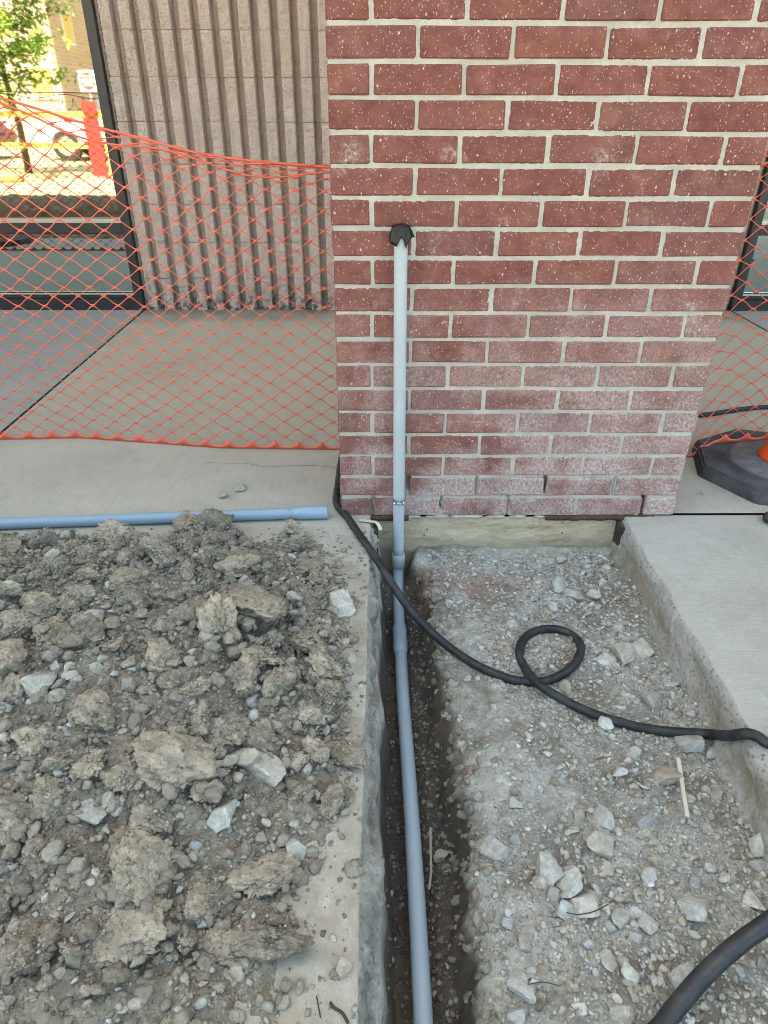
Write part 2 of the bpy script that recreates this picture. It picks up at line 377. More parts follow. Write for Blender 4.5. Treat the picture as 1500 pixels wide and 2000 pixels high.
LOT = concrete('lot_pavement', (.34, .29, .16), (.42, .365, .21), (40, 40, 1))
EARTH = plain('subsoil', (.12, .10, .08), .95)

# ------------------------------------------------------------------ ground surfaces
def sheet(name, x0, x1, y0, y1, z, mat):
    o = link(name, mesh(name, [(x0, y0, z), (x1, y0, z), (x1, y1, z), (x0, y1, z)], [(0, 1, 2, 3)]), mat); return tag(o, kind='structure')
sheet('ground', -400, 400, -400, 400, -0.42, EARTH)
sheet('parking_lot', -120, 120, -120, -2.6, -0.004, LOT)
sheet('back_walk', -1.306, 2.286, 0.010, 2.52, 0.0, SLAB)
sheet('left_walk', -9.0, -1.318, -2.6, 2.52, 0.0, SLAB_D)
sheet('right_walk', 2.298, 9.0, 0.010, 2.52, 0.0, SLAB_D)
box('joint_filler', (-1.318, -2.6, -.05), (-1.306, 2.52, -.004), FIBRE)['kind'] = 'structure'
box('joint_filler', (2.286, .012, -.05), (2.298, 2.52, -.004), FIBRE)['kind'] = 'structure'
box('joint_filler', (.905, .0035, -.05), (9.0, .010, -.006), FIBRE)['kind'] = 'structure'

def slab_edge(name, far, edge_fn, face_fn, sgn, depth, y0, y1, z0, mats, step=.006):
    """slab top running from x=far to a broken edge, then the rough face down"""
    ys = np.arange(y0, y1+1e-6, step); ys[-1] = y1
    e = edge_fn(ys); rows = [(np.full_like(ys, far), np.full_like(ys, z0))]
    rows.append((e-sgn*.30, np.full_like(ys, z0))); rows.append((e-sgn*.03, np.full_like(ys, z0)))
    rows.append((e-sgn*.008, np.full_like(ys, z0))); rows.append((e-sgn*.002, np.full_like(ys, z0-.0015)))
    nt_ = len(rows)
    for d in np.linspace(.005, depth, 22):
        rows.append((e+sgn*face_fn(ys, d), np.full_like(ys, z0-d)))
    V = np.stack([np.stack([r[0], ys, r[1]], -1) for r in rows], 1)
    F = gridfaces(len(ys), len(rows)); 
    if sgn < 0: F = F[:, ::-1]
    me = npmesh(name, V.reshape(-1, 3), F)
    for q in mats: me.materials.append(q)
    nc = len(rows)-1
    me.polygons.foreach_set('material_index', [0 if (i % nc) < nt_-1 else 1 for i in range(len(F))])
    me.polygons.foreach_set('use_smooth', [True]*len(F))
    o = bpy.data.objects.new(name, me); COL.objects.link(o); tag(o, kind='structure'); return o
ledge = lambda y: .087+.006*(y+.5)+.0025*noise(y*9, 1.3)+.0012*noise(y*60, 2.2)
def lface(y, d):
    b = .004+.030*np.clip(noise(y*7.5, 8.1)+.05, 0, 1)+.016*np.clip(noise(y*19, 3.7), 0, 1)
    b = b+.026*np.exp(-((y+1.078)/.022)**2)*np.exp(-((d-.035)/.03)**2)
    prof = sstep(0, .035, d)*(1-.45*sstep(.06, .11, d))
    return b*prof*1.15+(.010*fbm(y*38, d*38, 2.0, 5, .62)+.006*(.5-cells(y*55, d*55+3, 4)[0]))*sstep(0, .012, d)
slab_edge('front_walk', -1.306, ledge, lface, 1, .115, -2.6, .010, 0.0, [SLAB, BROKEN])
redge = lambda y: .856+.009*(y+.1)+.007*noise(y*8, 5.5)+.003*noise(y*40, 7.7)
def rface(y, d):
    return (.004+.012*np.clip(noise(y*10, 4.4, d*14)+.3, 0, 1.2))*sstep(0, .02, d)+.020*sstep(.07, .15, d)+.004*fbm(y*50, d*50, 7.0, 4)*sstep(0, .01, d)
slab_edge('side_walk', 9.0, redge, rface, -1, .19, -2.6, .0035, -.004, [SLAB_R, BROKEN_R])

# ------------------------------------------------------------------ pit and heap height fields
def trench_r(y): return np.interp(y, [-2.6, -1.3, -1.1, -.85, -.6, -.4, -.2, -.05], [.285, .262, .272, .285, .272, .262, .262, .245])
def hpit(x, y, fine=True):
    x = np.asarray(x, float); y = np.asarray(y, float)
    fl = -.137+.016*fbm(x*4.5, y*4.5, 1.0, 3)+.012*np.exp(-((x-.36)/.09)**2)*sstep(-.25, -.6, y)
    fl = fl+.030*np.exp(-((x-.86)/.05)**2)*(.5+noise(y*6, 3.3))
    fl = fl+.016*sstep(-.10, .0, y)
    if fine:
        d1, e, c = cells(x*34, y*34, 3); fl = fl+.0055*(.45-d1)*(c > .35)
        d1, e, c = cells(x*90, y*90, 5); fl = fl+.0030*(.45-d1)
        fl = fl+.006*fbm(x*22, y*22, 4.0, 4, .6)
    tb = -.292+.018*sstep(.19, .25, x)+.012*fbm(x*14, y*14, 8.0, 4, .6)+.085*sstep(-.16, .0, y)+.085*sstep(-.34, -.03, y)*sstep(.192, .250, x)
    tb = tb+.030*sstep(.20, .25, x)*np.exp(-((y+1.02)/.14)**2)
    if fine:
        d1, e, c = cells(x*50, y*50, 9); tb = tb+.006*(.45-d1)
    xr = trench_r(y)+.026*fbm(y*8, 2.2, 0.0, 5, .62)+.005*noise(x*30, y*30)+.003*noise(x*70, y*70)
    k = .86*sstep(-.034, .004, x-xr)+.14*sstep(-.004, .026, x-xr)
    h = tb+(fl-tb)*k
    xl = .118+.010*fbm(y*7, 6.1, 0.0, 3)
    h = h+(-.098-h)*sstep(.020, -.012, x-xl)
    return h
HX = [-2.6, -2.0, -1.3, -.9, -.6, -.3, .2]; HA = [.30, .27, .20, .165, .145, .112, .075]
def hheap(x, y, fine=True):
    x = np.asarray(x, float); y = np.asarray(y, float)
    xr = np.interp(y, [-2.2, -1.45, -1.30, -1.18, -1.08, -.98, -.90, -.6, -.42, -.30, -.2, -.12, 0], [-.10, -.06, -.03, .00, .02, .04, .07, .075, .065, .04, -.01, -.07, -.2])
    wob = .05*fbm(x*5, y*5, 11.0, 4, .6)
    d = np.minimum(xr-x, (-.105-y)*1.2)+wob
    d = np.minimum(d, (y+2.15)*1.5)
    amp = np.interp(x, HX, HA)*np.interp(y, [-1.9, -1.35, -1.15, -.98, -.75, -.5, -.3, -.12], [.40, .30, .46, .82, 1.05, .95, .70, .45])
    h = np.clip(d/.30, -.3, 1); h = np.sign(h)*np.abs(h)**.8*amp
    h = h-.004-.008*sstep(-1.0, -.6, y)+.020*fbm(x*6, y*6, 2.5, 3)*sstep(-.05, .2, d)
    if fine:
        on = sstep(-.02, .06, d)
        d1, e, c = cells(x*13+.6*fbm(x*9, y*9, 1), y*13, 2); h = h+on*.042*(.5-d1)*(c-.15)
        d1, e, c = cells(x*30, y*30, 6); h = h+on*.012*(.45-d1)*(c-.1)
        d1, e, c = cells(x*75, y*75, 8); h = h+on*.004*(.45-d1)
        h = h+on*.010*fbm(x*28, y*28, 6.0, 4, .6)
    return h
def hf_obj(name, x0, x1, y0, y1, st, fn, mat, clipz=None):
    xs = np.arange(x0, x1+1e-6, st); ys = np.arange(y0, y1+1e-6, st); X, Y = np.meshgrid(xs, ys); Z = fn(X, Y)
    F = gridfaces(len(ys), len(xs)); V = np.stack([X, Y, Z], -1).reshape(-1, 3)
    if clipz is not None:
        keep = V[F][:, :, 2].max(1) > clipz; F = F[keep]; used = np.unique(F); mp = np.full(len(V), -1); mp[used] = np.arange(len(used)); V = V[used]; F = mp[F]
    return link(name, npmesh(name, V, F), mat, None, True)
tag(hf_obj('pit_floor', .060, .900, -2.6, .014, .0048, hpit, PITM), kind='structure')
tag(hf_obj('dirt_heap', -2.0, .09, -1.80, -.03, .0058, hheap, HEAPM, -.004), 'loose heap of dug up grey brown soil spread over the concrete walk', 'soil', kind='stuff')
tag(hf_obj('spoil_mound', -5.2, -1.99, -2.2, -.08, .016, hheap, HEAPM, -.004), 'higher spoil mound further along the walk seen reflected in the glass', 'soil', kind='stuff')

# ------------------------------------------------------------------ brick pillar on its footing
PW, PD, PITCHZ, BH, BL, BT, J = 1.007, .397, .2032/3, .0577, .1937, .0920, .0095
pillar = empty('brick_pillar', (PW/2, PD/2, 0), 'red brick pillar with pale mortar standing above the dug out pit', 'pillar')
OFF = Vector((PW/2, PD/2, 0))
def brick_mesh(sx, sy, seed):
    r = random.Random(seed); bm = bmesh.new(); box_bm(bm, (-sx/2, -sy/2, -BH/2), (sx/2, sy/2, BH/2), .0032, 1)
    for v_ in bm.verts: v_.co += Vector([r.uniform(-.0011, .0011) for _ in range(3)])
    me = bm_mesh('brick', bm); me.materials.append(BRICK); return me
BM = {k: [brick_mesh(*s, i*10+j) for j in range(6)] for i, (k, s) in enumerate({'h': (BL, BT), 'v': (BT, BL), 'c': (BT, BT)}.items())}
NR = 24; upper = []
def put(kind, cx, cy, row, stuff=False):
    cz = (row-1)*PITCHZ+BH/2
    if stuff: upper.append((kind, cx, cy, cz)); return
    o = bpy.data.objects.new('brick', random.choice(BM[kind])); COL.objects.link(o); o.parent = pillar
    o.location = Vector((cx+random.uniform(-.0016, .0016), cy+random.uniform(-.0012, .0012), cz+random.uniform(-.0010, .0010)))-OFF
    o.rotation_euler = (random.uniform(-.006, .006), random.uniform(-.007, .007), random.uniform(-.006, .006)+(math.pi if random.random() < .5 else 0))
for row in range(1, 89):
    far = row > NR
    if row % 2:
        for sx in (BT/2, PW-BT/2):
            for sy in (BL/2, PD-BL/2): put('v', sx, sy, row, far)
        for k in range(4):
            x = .097+.2032*k+.0048+BL/2; put('h', x, BT/2, row, far); put('h', x, PD-BT/2, row, True)
    else:
        for k in range(5):
            x = .2032*k+BL/2; put('h', x, BT/2, row, far); put('h', x, PD-BT/2, row, True)
        for sx in (BT/2, PW-BT/2): put('v', sx, PD/2, row, far)
V, T = [], []
for kind, cx, cy, cz in upper:
    sx, sy = {'h': (BL, BT), 'v': (BT, BL)}[kind]; b = len(V)
    for dx in (-1, 1):
        for dy in (-1, 1):
            for dz in (-1, 1): V.append((cx+dx*sx/2-OFF.x, cy+dy*sy/2-OFF.y, cz+dz*BH/2))
    T += [tuple(b+i for i in f) for f in ((0, 1, 3, 2), (4, 6, 7, 5), (0, 4, 5, 1), (2, 3, 7, 6), (0, 2, 6, 4), (1, 5, 7, 3))]
tag(link('brickwork', mesh('brickwork', V, T), BRICK, pillar), kind='stuff')
# mortar: front face as fine relief with eroded head joints low down, plain core behind
xs = np.arange(.003, PW-.003, .0042); zs = np.arange(-.001, 1.66, .0042); X, Z = np.meshgrid(xs, zs)
Y = .0034+.0021*fbm(X*75, Z*75, 0, 4, .6)+.0012*noise(X*9, Z*9)
for (jx, z0, z1, dep, hw) in ((.097, .0, .060, .012, .004), (.300, .02, .062, .020, .0035), (.503, .0, .064, .016, .004), (.910, .0, .064, .035, .0075), (.199, .085, .128, .030, .008), (.402, .068, .127, .018, .003),
                              (.605, .075, .128, .035, .0055), (.808, .068, .127, .014, .003), (.45, .0595, .0645, .008, .2), (.62, .127, .1315, .006, .2), (.9, .0600, .0650, .010, .12)):
    off = .003*noise(Z*40, jx*50)
    Y += dep*sstep(hw, hw*.5, np.abs(X-jx-off))*sstep(z0-.004, z0+.002, Z)*sstep(z1+.004, z1-.002, Z)
link('mortar_face', npmesh('mortar_face', np.stack([X-OFF.x, Y-OFF.y, Z], -1).reshape(-1, 3), gridfaces(*X.shape)), MORTAR, pillar, True)
bm = bmesh.new(); box_bm(bm, (.004-OFF.x, .045-OFF.y, -.001), (PW-.004-OFF.x, PD-.004-OFF.y, 5.92)); box_bm(bm, (.004-OFF.x, .004-OFF.y, 1.64), (PW-.004-OFF.x, .044-OFF.y, 5.92))
link('mortar_core', bm_mesh('mortar_core', bm), MORTAR, pillar)
xs = np.arange(.085, .900, .006); zs = np.arange(-.30, -.006, .006); X, Z = np.meshgrid(xs, zs)
Y = .012+.004*fbm(X*12, Z*20, 3, 5, .6)-.006*sstep(-.05, -.16, Z)
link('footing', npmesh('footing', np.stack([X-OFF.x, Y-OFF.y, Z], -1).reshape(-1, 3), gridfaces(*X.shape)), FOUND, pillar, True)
def flash(x0, x1, seed):
    xs = np.arange(x0, x1, .006); V, F = [], []
    for i, x in enumerate(xs):
        n1, n2 = .003*noise(x*40, seed), .003*noise(x*25, seed+5)
        for (yy, zz) in ((.010, -.0022), (-.004+n1, -.0022), (-.006+n1, -.016+n2), (.011, -.018+n2)): V.append((x-OFF.x, yy-OFF.y, zz))
    F = gridfaces(len(xs), 4); return link('flashing', npmesh('flashing', V, F), RUST, pillar)
flash(.030, .205, 1.0); flash(.62, .955, 7.0)

def ico(sub):
    bm = bmesh.new(); bmesh.ops.create_icosphere(bm, subdivisions=sub, radius=1.0); bm.verts.ensure_lookup_table()
    V = np.array([v_.co[:] for v_ in bm.verts]); T = np.array([[v_.index for v_ in f.verts] for f in bm.faces]); bm.free(); return V, T
ICO = {s: ico(s) for s in (1, 2, 3, 4, 5)}
def rock_shape(seed, sub, facets=12, sharp=1.0, lump=.12, fine=.03, flat=1.0, p0=.50, p1=.92):
    r = np.random.RandomState(seed); V = ICO[sub][0].copy(); d = V/np.linalg.norm(V, axis=1)[:, None]
    N = r.normal(size=(facets, 3)); N /= np.linalg.norm(N, axis=1)[:, None]; P = r.uniform(p0, p1, facets)
    dn = d@N.T; rr = np.where(dn > .05, P/np.maximum(dn, .05), 9).min(1); rr = np.minimum(rr, 1.15)
    R_ = sharp*rr+(1-sharp)
    o = r.uniform(0, 60, 3)
    R_ = R_*(1+lump*fbm(d[:, 0]*1.7+o[0], d[:, 1]*1.7+o[1], d[:, 2]*1.7+o[2], 3)+fine*fbm(d[:, 0]*7+o[1], d[:, 1]*7+o[2], d[:, 2]*7+o[0], 4, .65))
    V = d*R_[:, None]; V = V*np.array([1.0, r.uniform(.7, 1.0), flat*r.uniform(.75, 1.0)]); return V/np.abs(V[:, :2]).max()
def clod_shape(seed, sub=5, flat=.6):
    r = np.random.RandomState(seed+900); V = ICO[sub][0].copy(); d = V/np.linalg.norm(V, axis=1)[:, None]; o = r.uniform(0, 60, 3)
    q = d+.22*np.stack([fbm(d[:, 0]*2.4+o[k], d[:, 1]*2.4+o[k-1], d[:, 2]*2.4+k*9, 3, .6) for k in range(3)], -1); q /= np.linalg.norm(q, axis=1)[:, None]
    nf = r.randint(9, 14); N = r.normal(size=(nf, 3)); N /= np.linalg.norm(N, axis=1)[:, None]; P = r.uniform(.40, .95, nf)
    dn = q@N.T; rr = np.minimum(np.where(dn > .05, P/np.maximum(dn, .05), 9).min(1), 1.05)
    w_ = d*1.4+o
    R_ = .9*rr+.1+.20*fbm(w_[:, 0], w_[:, 1], w_[:, 2], 2)
    cr = np.abs(noise(w_[:, 0]*1.9, w_[:, 1]*1.9, w_[:, 2]*1.9)+.35*noise(w_[:, 0]*6, w_[:, 1]*6, w_[:, 2]*6)); R_ = R_-.20*np.exp(-cr/.06)*(noise(w_[:, 0], w_[:, 1]+7, w_[:, 2]) > -.1)
    rough = .30+.70*sstep(-.25, .2, noise(w_[:, 0]*.9, w_[:, 1]*.9, w_[:, 2]*.9+30))      # shovel-smoothed here, crumbly there
    R_ = R_+rough*(.115*fbm(d[:, 0]*4.5+o[0], d[:, 1]*4.5+o[1], d[:, 2]*4.5+o[2], 5, .66)+.10*np.abs(fbm(d[:, 0]*9+o[2], d[:, 1]*9+o[0], d[:, 2]*9+o[1], 3, .7)))
    V = d*R_[:, None]*np.array([1.0, r.uniform(.62, 1.0), flat*r.uniform(.8, 1.1)]); return V/np.abs(V[:, :2]).max()
mm = []
for i in range(20):      # squeezed-out mortar lumps under the lowest course
    V = rock_shape(400+i, 2, 8, .7)*np.array([random.uniform(.010, .030), .008, random.uniform(.005, .010)])+np.array([random.uniform(.17, .62), .006, -.008]); mm.append(V-np.array(OFF))
nv = len(mm[0]); T = np.concatenate([ICO[2][1]+nv*i for i in range(len(mm))])
tag(link('mortar_lumps', npmesh('mortar_lumps', np.concatenate(mm), T), MORTAR, pillar), kind='stuff')
def strip(name, pts, w, t, mat, label, cat):
    P = catmull(pts, 8); d = np.gradient(P, axis=0); d /= np.linalg.norm(d, axis=1)[:, None]; s = np.cross(d, [0, 0, 1.0]); s /= np.linalg.norm(s, axis=1)[:, None]
    ww = w*(1+.18*noise(np.arange(len(P))*.5, len(label)*.37)); V = []
    for i in range(len(P)):
        for a, b in ((-1, 0), (1, 0), (1, 1), (-1, 1)): V.append(P[i]+s[i]*a*ww[i]/2+np.array([0, 0, b*t]))
    F = []
    for i in range(len(P)-1):
        for k in range(4): F.append((i*4+k, i*4+(k+1) % 4, i*4+4+(k+1) % 4, i*4+4+k))
    F += [(3, 2, 1, 0), tuple(len(V)-4+k for k in range(4))]
    return tag(link(name, mesh(name, V, F), mat), label, cat)
tag(box('filler_board', (.100, -.075, -.16), (.112, .006, -.012), FIBRE, bev=.002), 'dark fibre joint board stub at the corner of the walk beneath the pillar', 'board')
tag(box('filler_board', (.842, -.040, -.15), (.853, .010, -.020), FIBRE, bev=.002), 'brown joint board between the footing and the right concrete walk', 'board')
strip('paper_scrap', [(.055, -.035, .004), (.085, -.045, .006), (.108, -.050, .003), (.120, -.066, -.012)], .012, .001, WOOD, 'torn tan paper scrap at the corner beside the hose and pillar', 'scrap')

# ------------------------------------------------------------------ ribbed block wall, windows, building
WALL_Y = 2.452; CW = 3.584; NB = 9; BW = CW/NB; WX0 = -1.306; CZ = .2032; ZB = -.018
wall = empty('block_wall', (WX0+CW/2, WALL_Y+.1, 0), 'beige ribbed concrete block wall behind the orange netting', 'wall')
WO = Vector((WX0+CW/2, WALL_Y+.1, 0))
def block_mesh(nribs, seed):
    r = np.random.RandomState(seed); pitch = BW/4; xs, ys, rf = [], [], []
    for i in range(nribs):
        x0 = i*pitch
        for fx, y, q in ((.0, .058, 0), (.15, .058, 0), (.21, .014, .4), (.235, .003, 1), (.36, .0, 1), (.50, .0, 1), (.64, .0, 1), (.775, .003, 1), (.80, .014, .4), (.86, .058, 0)):
            xs.append(x0+fx*pitch); ys.append(y); rf.append(q)
    xs.append(nribs*pitch); ys.append(.058); rf.append(0)
    xs, ys, rf = map(np.array, (xs, ys, rf)); xs = xs-nribs*pitch/2
    zs = np.concatenate([[.0008, .005], np.linspace(.014, CZ-.014, 19), [CZ-.005, CZ-.0008]])-CZ/2
    X, Z = np.meshgrid(xs, zs); Y = np.broadcast_to(ys, X.shape).copy(); R_ = np.broadcast_to(rf, X.shape)
    o = r.uniform(0, 50)
    Y = Y+R_*(.0055*fbm(X*70+o, Z*60, o, 3, .7)+.0015*noise(X*8+o, Z*4, 3))
    X = X+R_*.0014*fbm(X*30+o, Z*40, 9+o, 2)
    edge = np.zeros(len(zs)); edge[[0, -1]] = .0008
    Y = Y+edge[:, None]
    me = npmesh('block', np.stack([X, Y-.1, Z], -1).reshape(-1, 3), gridfaces(*X.shape)); me.materials.append(BLOCK)
    me.polygons.foreach_set('use_smooth', [True]*len(me.polygons)); me.set_sharp_from_angle(angle=rad(30)); return me
BLK = [block_mesh(4, i) for i in range(7)]; BLH = [block_mesh(2, 50+i) for i in range(3)]
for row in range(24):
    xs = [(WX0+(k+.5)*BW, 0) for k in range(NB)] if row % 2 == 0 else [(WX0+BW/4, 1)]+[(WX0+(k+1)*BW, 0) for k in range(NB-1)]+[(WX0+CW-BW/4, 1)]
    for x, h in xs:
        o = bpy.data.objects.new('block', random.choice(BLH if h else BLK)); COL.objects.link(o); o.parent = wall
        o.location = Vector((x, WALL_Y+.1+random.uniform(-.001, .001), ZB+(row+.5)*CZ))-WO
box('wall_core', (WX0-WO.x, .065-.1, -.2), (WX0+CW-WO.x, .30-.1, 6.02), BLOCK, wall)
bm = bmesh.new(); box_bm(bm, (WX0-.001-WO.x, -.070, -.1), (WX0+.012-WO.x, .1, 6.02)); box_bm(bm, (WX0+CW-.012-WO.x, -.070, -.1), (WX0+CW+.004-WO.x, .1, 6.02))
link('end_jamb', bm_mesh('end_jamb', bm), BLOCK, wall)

def window(x0, x1, side, label, verts):
    w = empty('storefront_window', ((x0+x1)/2, WALL_Y+.03, 0), label, 'window'); o = Vector(((x0+x1)/2, WALL_Y+.03, 0))
    y0, y1, yg = WALL_Y-.012, WALL_Y+.075, WALL_Y+.055
    B = lambda n, lo, hi, mt, bv=0: box(n, Vector(lo)-o, Vector(hi)-o, mt, w, bv)
    for x in verts: B('mullion', (x-.025, y0, -.01), (x+.025, y1, 6.02), FRAME, .003)
    vs_ = sorted(verts)
    for a, b in zip(vs_[:-1], vs_[1:]):
        a, b = a+.0255, b-.0255
        B('sill', (a, y0+.004, -.01), (b, y1, .062), FRAME, .003); B('sill_edge', (a, y0+.030, .0625), (b, y1, .085), FRAME, .002); B('bead', (a, y0+.026, .0855), (b, y0+.046, .0905), FRAME_EDGE)
        B('rail', (a, y0+.004, .435), (b, y1, .492), FRAME, .003); B('bead', (a, y0+.014, .4925), (b, y0+.030, .500), FRAME_EDGE); B('bead', (a, y0+.034, .5005), (b, y0+.050, .512), FRAME_EDGE)
        B('head', (a, y0+.004, 5.94), (b, y1, 6.02), FRAME, .003)
        B('lower_pane', (a, yg, .0855), (b, yg+.012, .4345), GLASS_LOW); B('upper_pane', (a, yg, .5002), (b, yg+.012, 5.939), GLASS)
    return w
window(-5.4, WX0, -1, 'dark framed storefront window with mirror glass left of the block wall', [WX0-.0262, -3.35, -5.38])
window(WX0+CW, 6.3, 1, 'dark framed storefront window glimpsed beyond the right edge of the brick pillar', [WX0+CW+.030, 4.3, 6.28])

store = empty('store_building', (0, 8, 0), 'flat roofed store building behind the block wall', 'building')
def sb(n, lo, hi, mt): return box(n, Vector(lo)-Vector((0, 8, 0)), Vector(hi)-Vector((0, 8, 0)), mt, store)
sb('main_wall', (-20, 2.76, -.2), (20, 14, 7.0), WALLP)
sb('front_panel', (-20, 2.46, 6.03), (20, 2.755, 7.0), WALLP)
sb('side_panel', (-20, 2.46, -.1), (-5.405, 2.755, 6.025), BLOCK); sb('side_panel', (6.305, 2.46, -.1), (20, 2.755, 6.025), BLOCK)
sb('parapet', (-20.1, 2.40, 7.003), (20.1, 2.9, 7.15), FRAME)
can = empty('shade_canopy', (0, 1.2, 6.0), 'flat unseen canopy added above the brick pillar to shade the walk', 'canopy')  # unseen canopy, added to cut the skylight over walk and wall
box('soffit', (-7, -1.35, -.06), (7, 1.25, .0), SOFFIT, can); box('fascia', (-7.03, -1.38, .003), (7.03, 1.25, .45), WALLP, can)

# ------------------------------------------------------------------ orange netting
CWN, CHN, NROW = .0835, .0575, 19
NX0, NX1 = -4.6, 2.9
def net_base(x):
    y = np.interp(x, [-4.6, -2.0, -1.28, -1.0, -.72, -.45, -.02, .5, 1.21, 1.51, 2.9], [.56, .55, .545, .56, .515, .47, .455, .44, .392, .435, .48])
    z = .003+.050*sstep(1.22, 1.30, x)
    return y, z
def net_top(x): return np.interp(x, [-4.6, -2.0, -1.4, -.93, -.67, -.39, -.2, -.03, .5, 1.24, 2.9], [1.19, 1.17, 1.14, 1.085, 1.012, .945, .925, .915, .92, .962, 1.03])
def net_map(s, t):
    """s along the roll, t up the native height -> world; the slack gathers under the top edge"""
    by, bz = net_base(s); top = net_top(s); H = NROW*CHN
    g = .10; lim = top-g
    z = np.where(t < lim, t, lim+g*(1-np.exp(-(t-lim)/g*1.0))*(1/(1-np.exp(-(H-lim)/g)))*1.0)
    k = np.clip(z/top, 0, 1)
    tx = .45+.012*noise(s*2.1, t*1.5, 3)
    yy = by+(tx-by)*sstep(0, .55, k)+.010*noise(s*5, t*4, 5)*np.clip(k*4, 0, 1)+.02*noise(s*9, t*20, 7)*sstep(lim, lim+.08, z)
    xx = s+.012*noise(s*3, t*3, 9)*np.clip(k*3, 0, 1)+.020*noise(s*1.3, t*1.1, 1)*k
    return np.stack([xx, yy, z*(1-bz/np.maximum(top, .1))+bz], -1)
def jit(s, t):
    k = min(1.0, max(0.0, (t-.02)*12)); return (s+k*.006*float(noise(s*7, t*9, 2.2)), t+k*.006*float(noise(s*8, t*7, 9.4)))
NC = int((NX1-NX0)/CWN); V, F = [], []
def strand(a, b, w0=.0061, w1=.0023):
    """ribbon from lattice node a to node b (s,t), leaving both nodes along the roll"""
    n = 6; u = np.linspace(0, 1, n); e = .5*u+.5*(u*u*(3-2*u))
    s = a[0]+(b[0]-a[0])*u; t = a[1]+(b[1]-a[1])*e
    P = net_map(s, t); d = np.gradient(P, axis=0); d /= np.linalg.norm(d, axis=1)[:, None]
    nrm = np.array([0, -1.0, 0]); sd_ = np.cross(nrm, d); sd_ /= np.linalg.norm(sd_, axis=1)[:, None]
    w = w1+(w0-w1)*np.abs(2*u-1)**3.2; th = .0011
    base = len(V)
    for i in range(n):
        for q, r_ in ((-1, -1), (1, -1), (1, 1), (-1, 1)): V.append(P[i]+sd_[i]*q*w[i]/2+nrm*r_*th/2)
    for i in range(n-1):
        for k in range(4): F.append((base+i*4+k, base+i*4+(k+1) % 4, base+i*4+4+(k+1) % 4, base+i*4+4+k))
for j in range(2*NROW-1):
    for i in range(NC):
        s0 = NX0+(i+(.5 if j % 2 else 0))*CWN; t0 = .020+j*CHN/2
        for dx in (-.5, .5):
            strand(jit(s0, t0), jit(s0+dx*CWN, t0+CHN/2))
net = empty('safety_netting', (0, .5, 0), 'orange plastic safety netting strung across the walk behind the brick pillar', 'netting')
def rel(V, o): return np.asarray(V)-np.array(o)
link('diamond_mesh', npmesh('diamond_mesh', rel(V, (0, .5, 0)), F), NET, net, True)
ss = np.linspace(NX0, NX1, NC*18+1); u = ((ss-NX0)/CWN) % 1.0
top = .0105+.026*np.abs(2*u-1)**2.8
lo = net_map(ss, np.zeros_like(ss)); hi = net_map(ss, top); Vb = []
for i in range(len(ss)):
    for p, q in ((lo[i], -1), (hi[i], -1), (hi[i], 1), (lo[i], 1)): Vb.append(p+np.array([0, q*.0008, 0]))
Fb = []
for i in range(len(ss)-1):
    for k in range(4): Fb.append((i*4+k, i*4+(k+1) % 4, i*4+4+(k+1) % 4, i*4+4+k))
link('bottom_band', npmesh('bottom_band', rel(Vb, (0, .5, 0)), Fb), NET, net, True)
pts = [net_map(np.array(s), np.array(NROW*CHN)) for s in np.arange(NX0, NX1, .06)]
me = sweep('top_cord', [p+np.array([0, .002*math.sin(i*1.7), -.004]) for i, p in enumerate(pts)], .0035, 8); me.transform(Matrix.Translation((0, -.5, 0))); link('top_cord', me, NET, net)
me = sweep('fold_cord', [p+np.array([0, -.004, -.030-.014*math.sin(i*.8)]) for i, p in enumerate(pts)], .0028, 8); me.transform(Matrix.Translation((0, -.5, 0))); link('gathered_fold', me, NET, net)
for x in (-4.55, 2.85):
    tag(link('net_stake', lathe('net_stake', [(.0, 0), (.016, 0), (.016, 1.3), (.0, 1.3)], 12), RUST), 'rusty steel stake holding the '+('far left' if x < 0 else 'far right')+' end of the orange netting', 'stake').location = (x, .47, 0)

# ------------------------------------------------------------------ conduit
PX = .174; PY = -.031; R0 = .0167
con = empty('conduit', (PX, PY, -.12), 'grey plastic conduit rising from the trench up the front of the brick pillar', 'conduit')
CO = np.array((PX, PY, -.12))
def cp(name, path, r, mat, seg=36):
    me = sweep(name, np.asarray(path)-CO, r, seg); return link(name, me, mat, con)
cp('riser_pipe', [(PX+(.166-PX)*(z+.12)/.95, PY, z) for z in np.linspace(-.135, .818, 24)], R0, PVC_LIGHT)
cz = np.array([-.168, -.166, -.120, -.118]); cp('coupling', [(PX, PY, z) for z in cz], [.0175, .0205, .0205, .0185], PVC_DARK)
arc = [(PX, PY, -.165), (PX, PY, -.170)]+[(PX, PY-.085*(1-math.cos(a)), -.170-.085*math.sin(a)) for a in np.linspace(0, math.pi/2, 14)][1:]+[(PX, PY-.16, -.2555), (PX, PY-.22, -.2555)]
cp('elbow', arc, R0, PVC)
cp('bell_end', [(PX, y, -.2555) for y in (-.215, -.2155, -.219, -.300, -.315, -.330)], [.0175, .0200, .0208, .0208, .0195, .0168], PVC)
run = catmull([(PX, -.30, -.2555), (PX+.001, -.5, -.252), (.180, -.75, -.246), (.183, -1.0, -.243), (.184, -1.3, -.241), (.186, -1.7, -.240), (.186, -2.3, -.24)], 10)
cp('trench_pipe', run, R0, PVC)
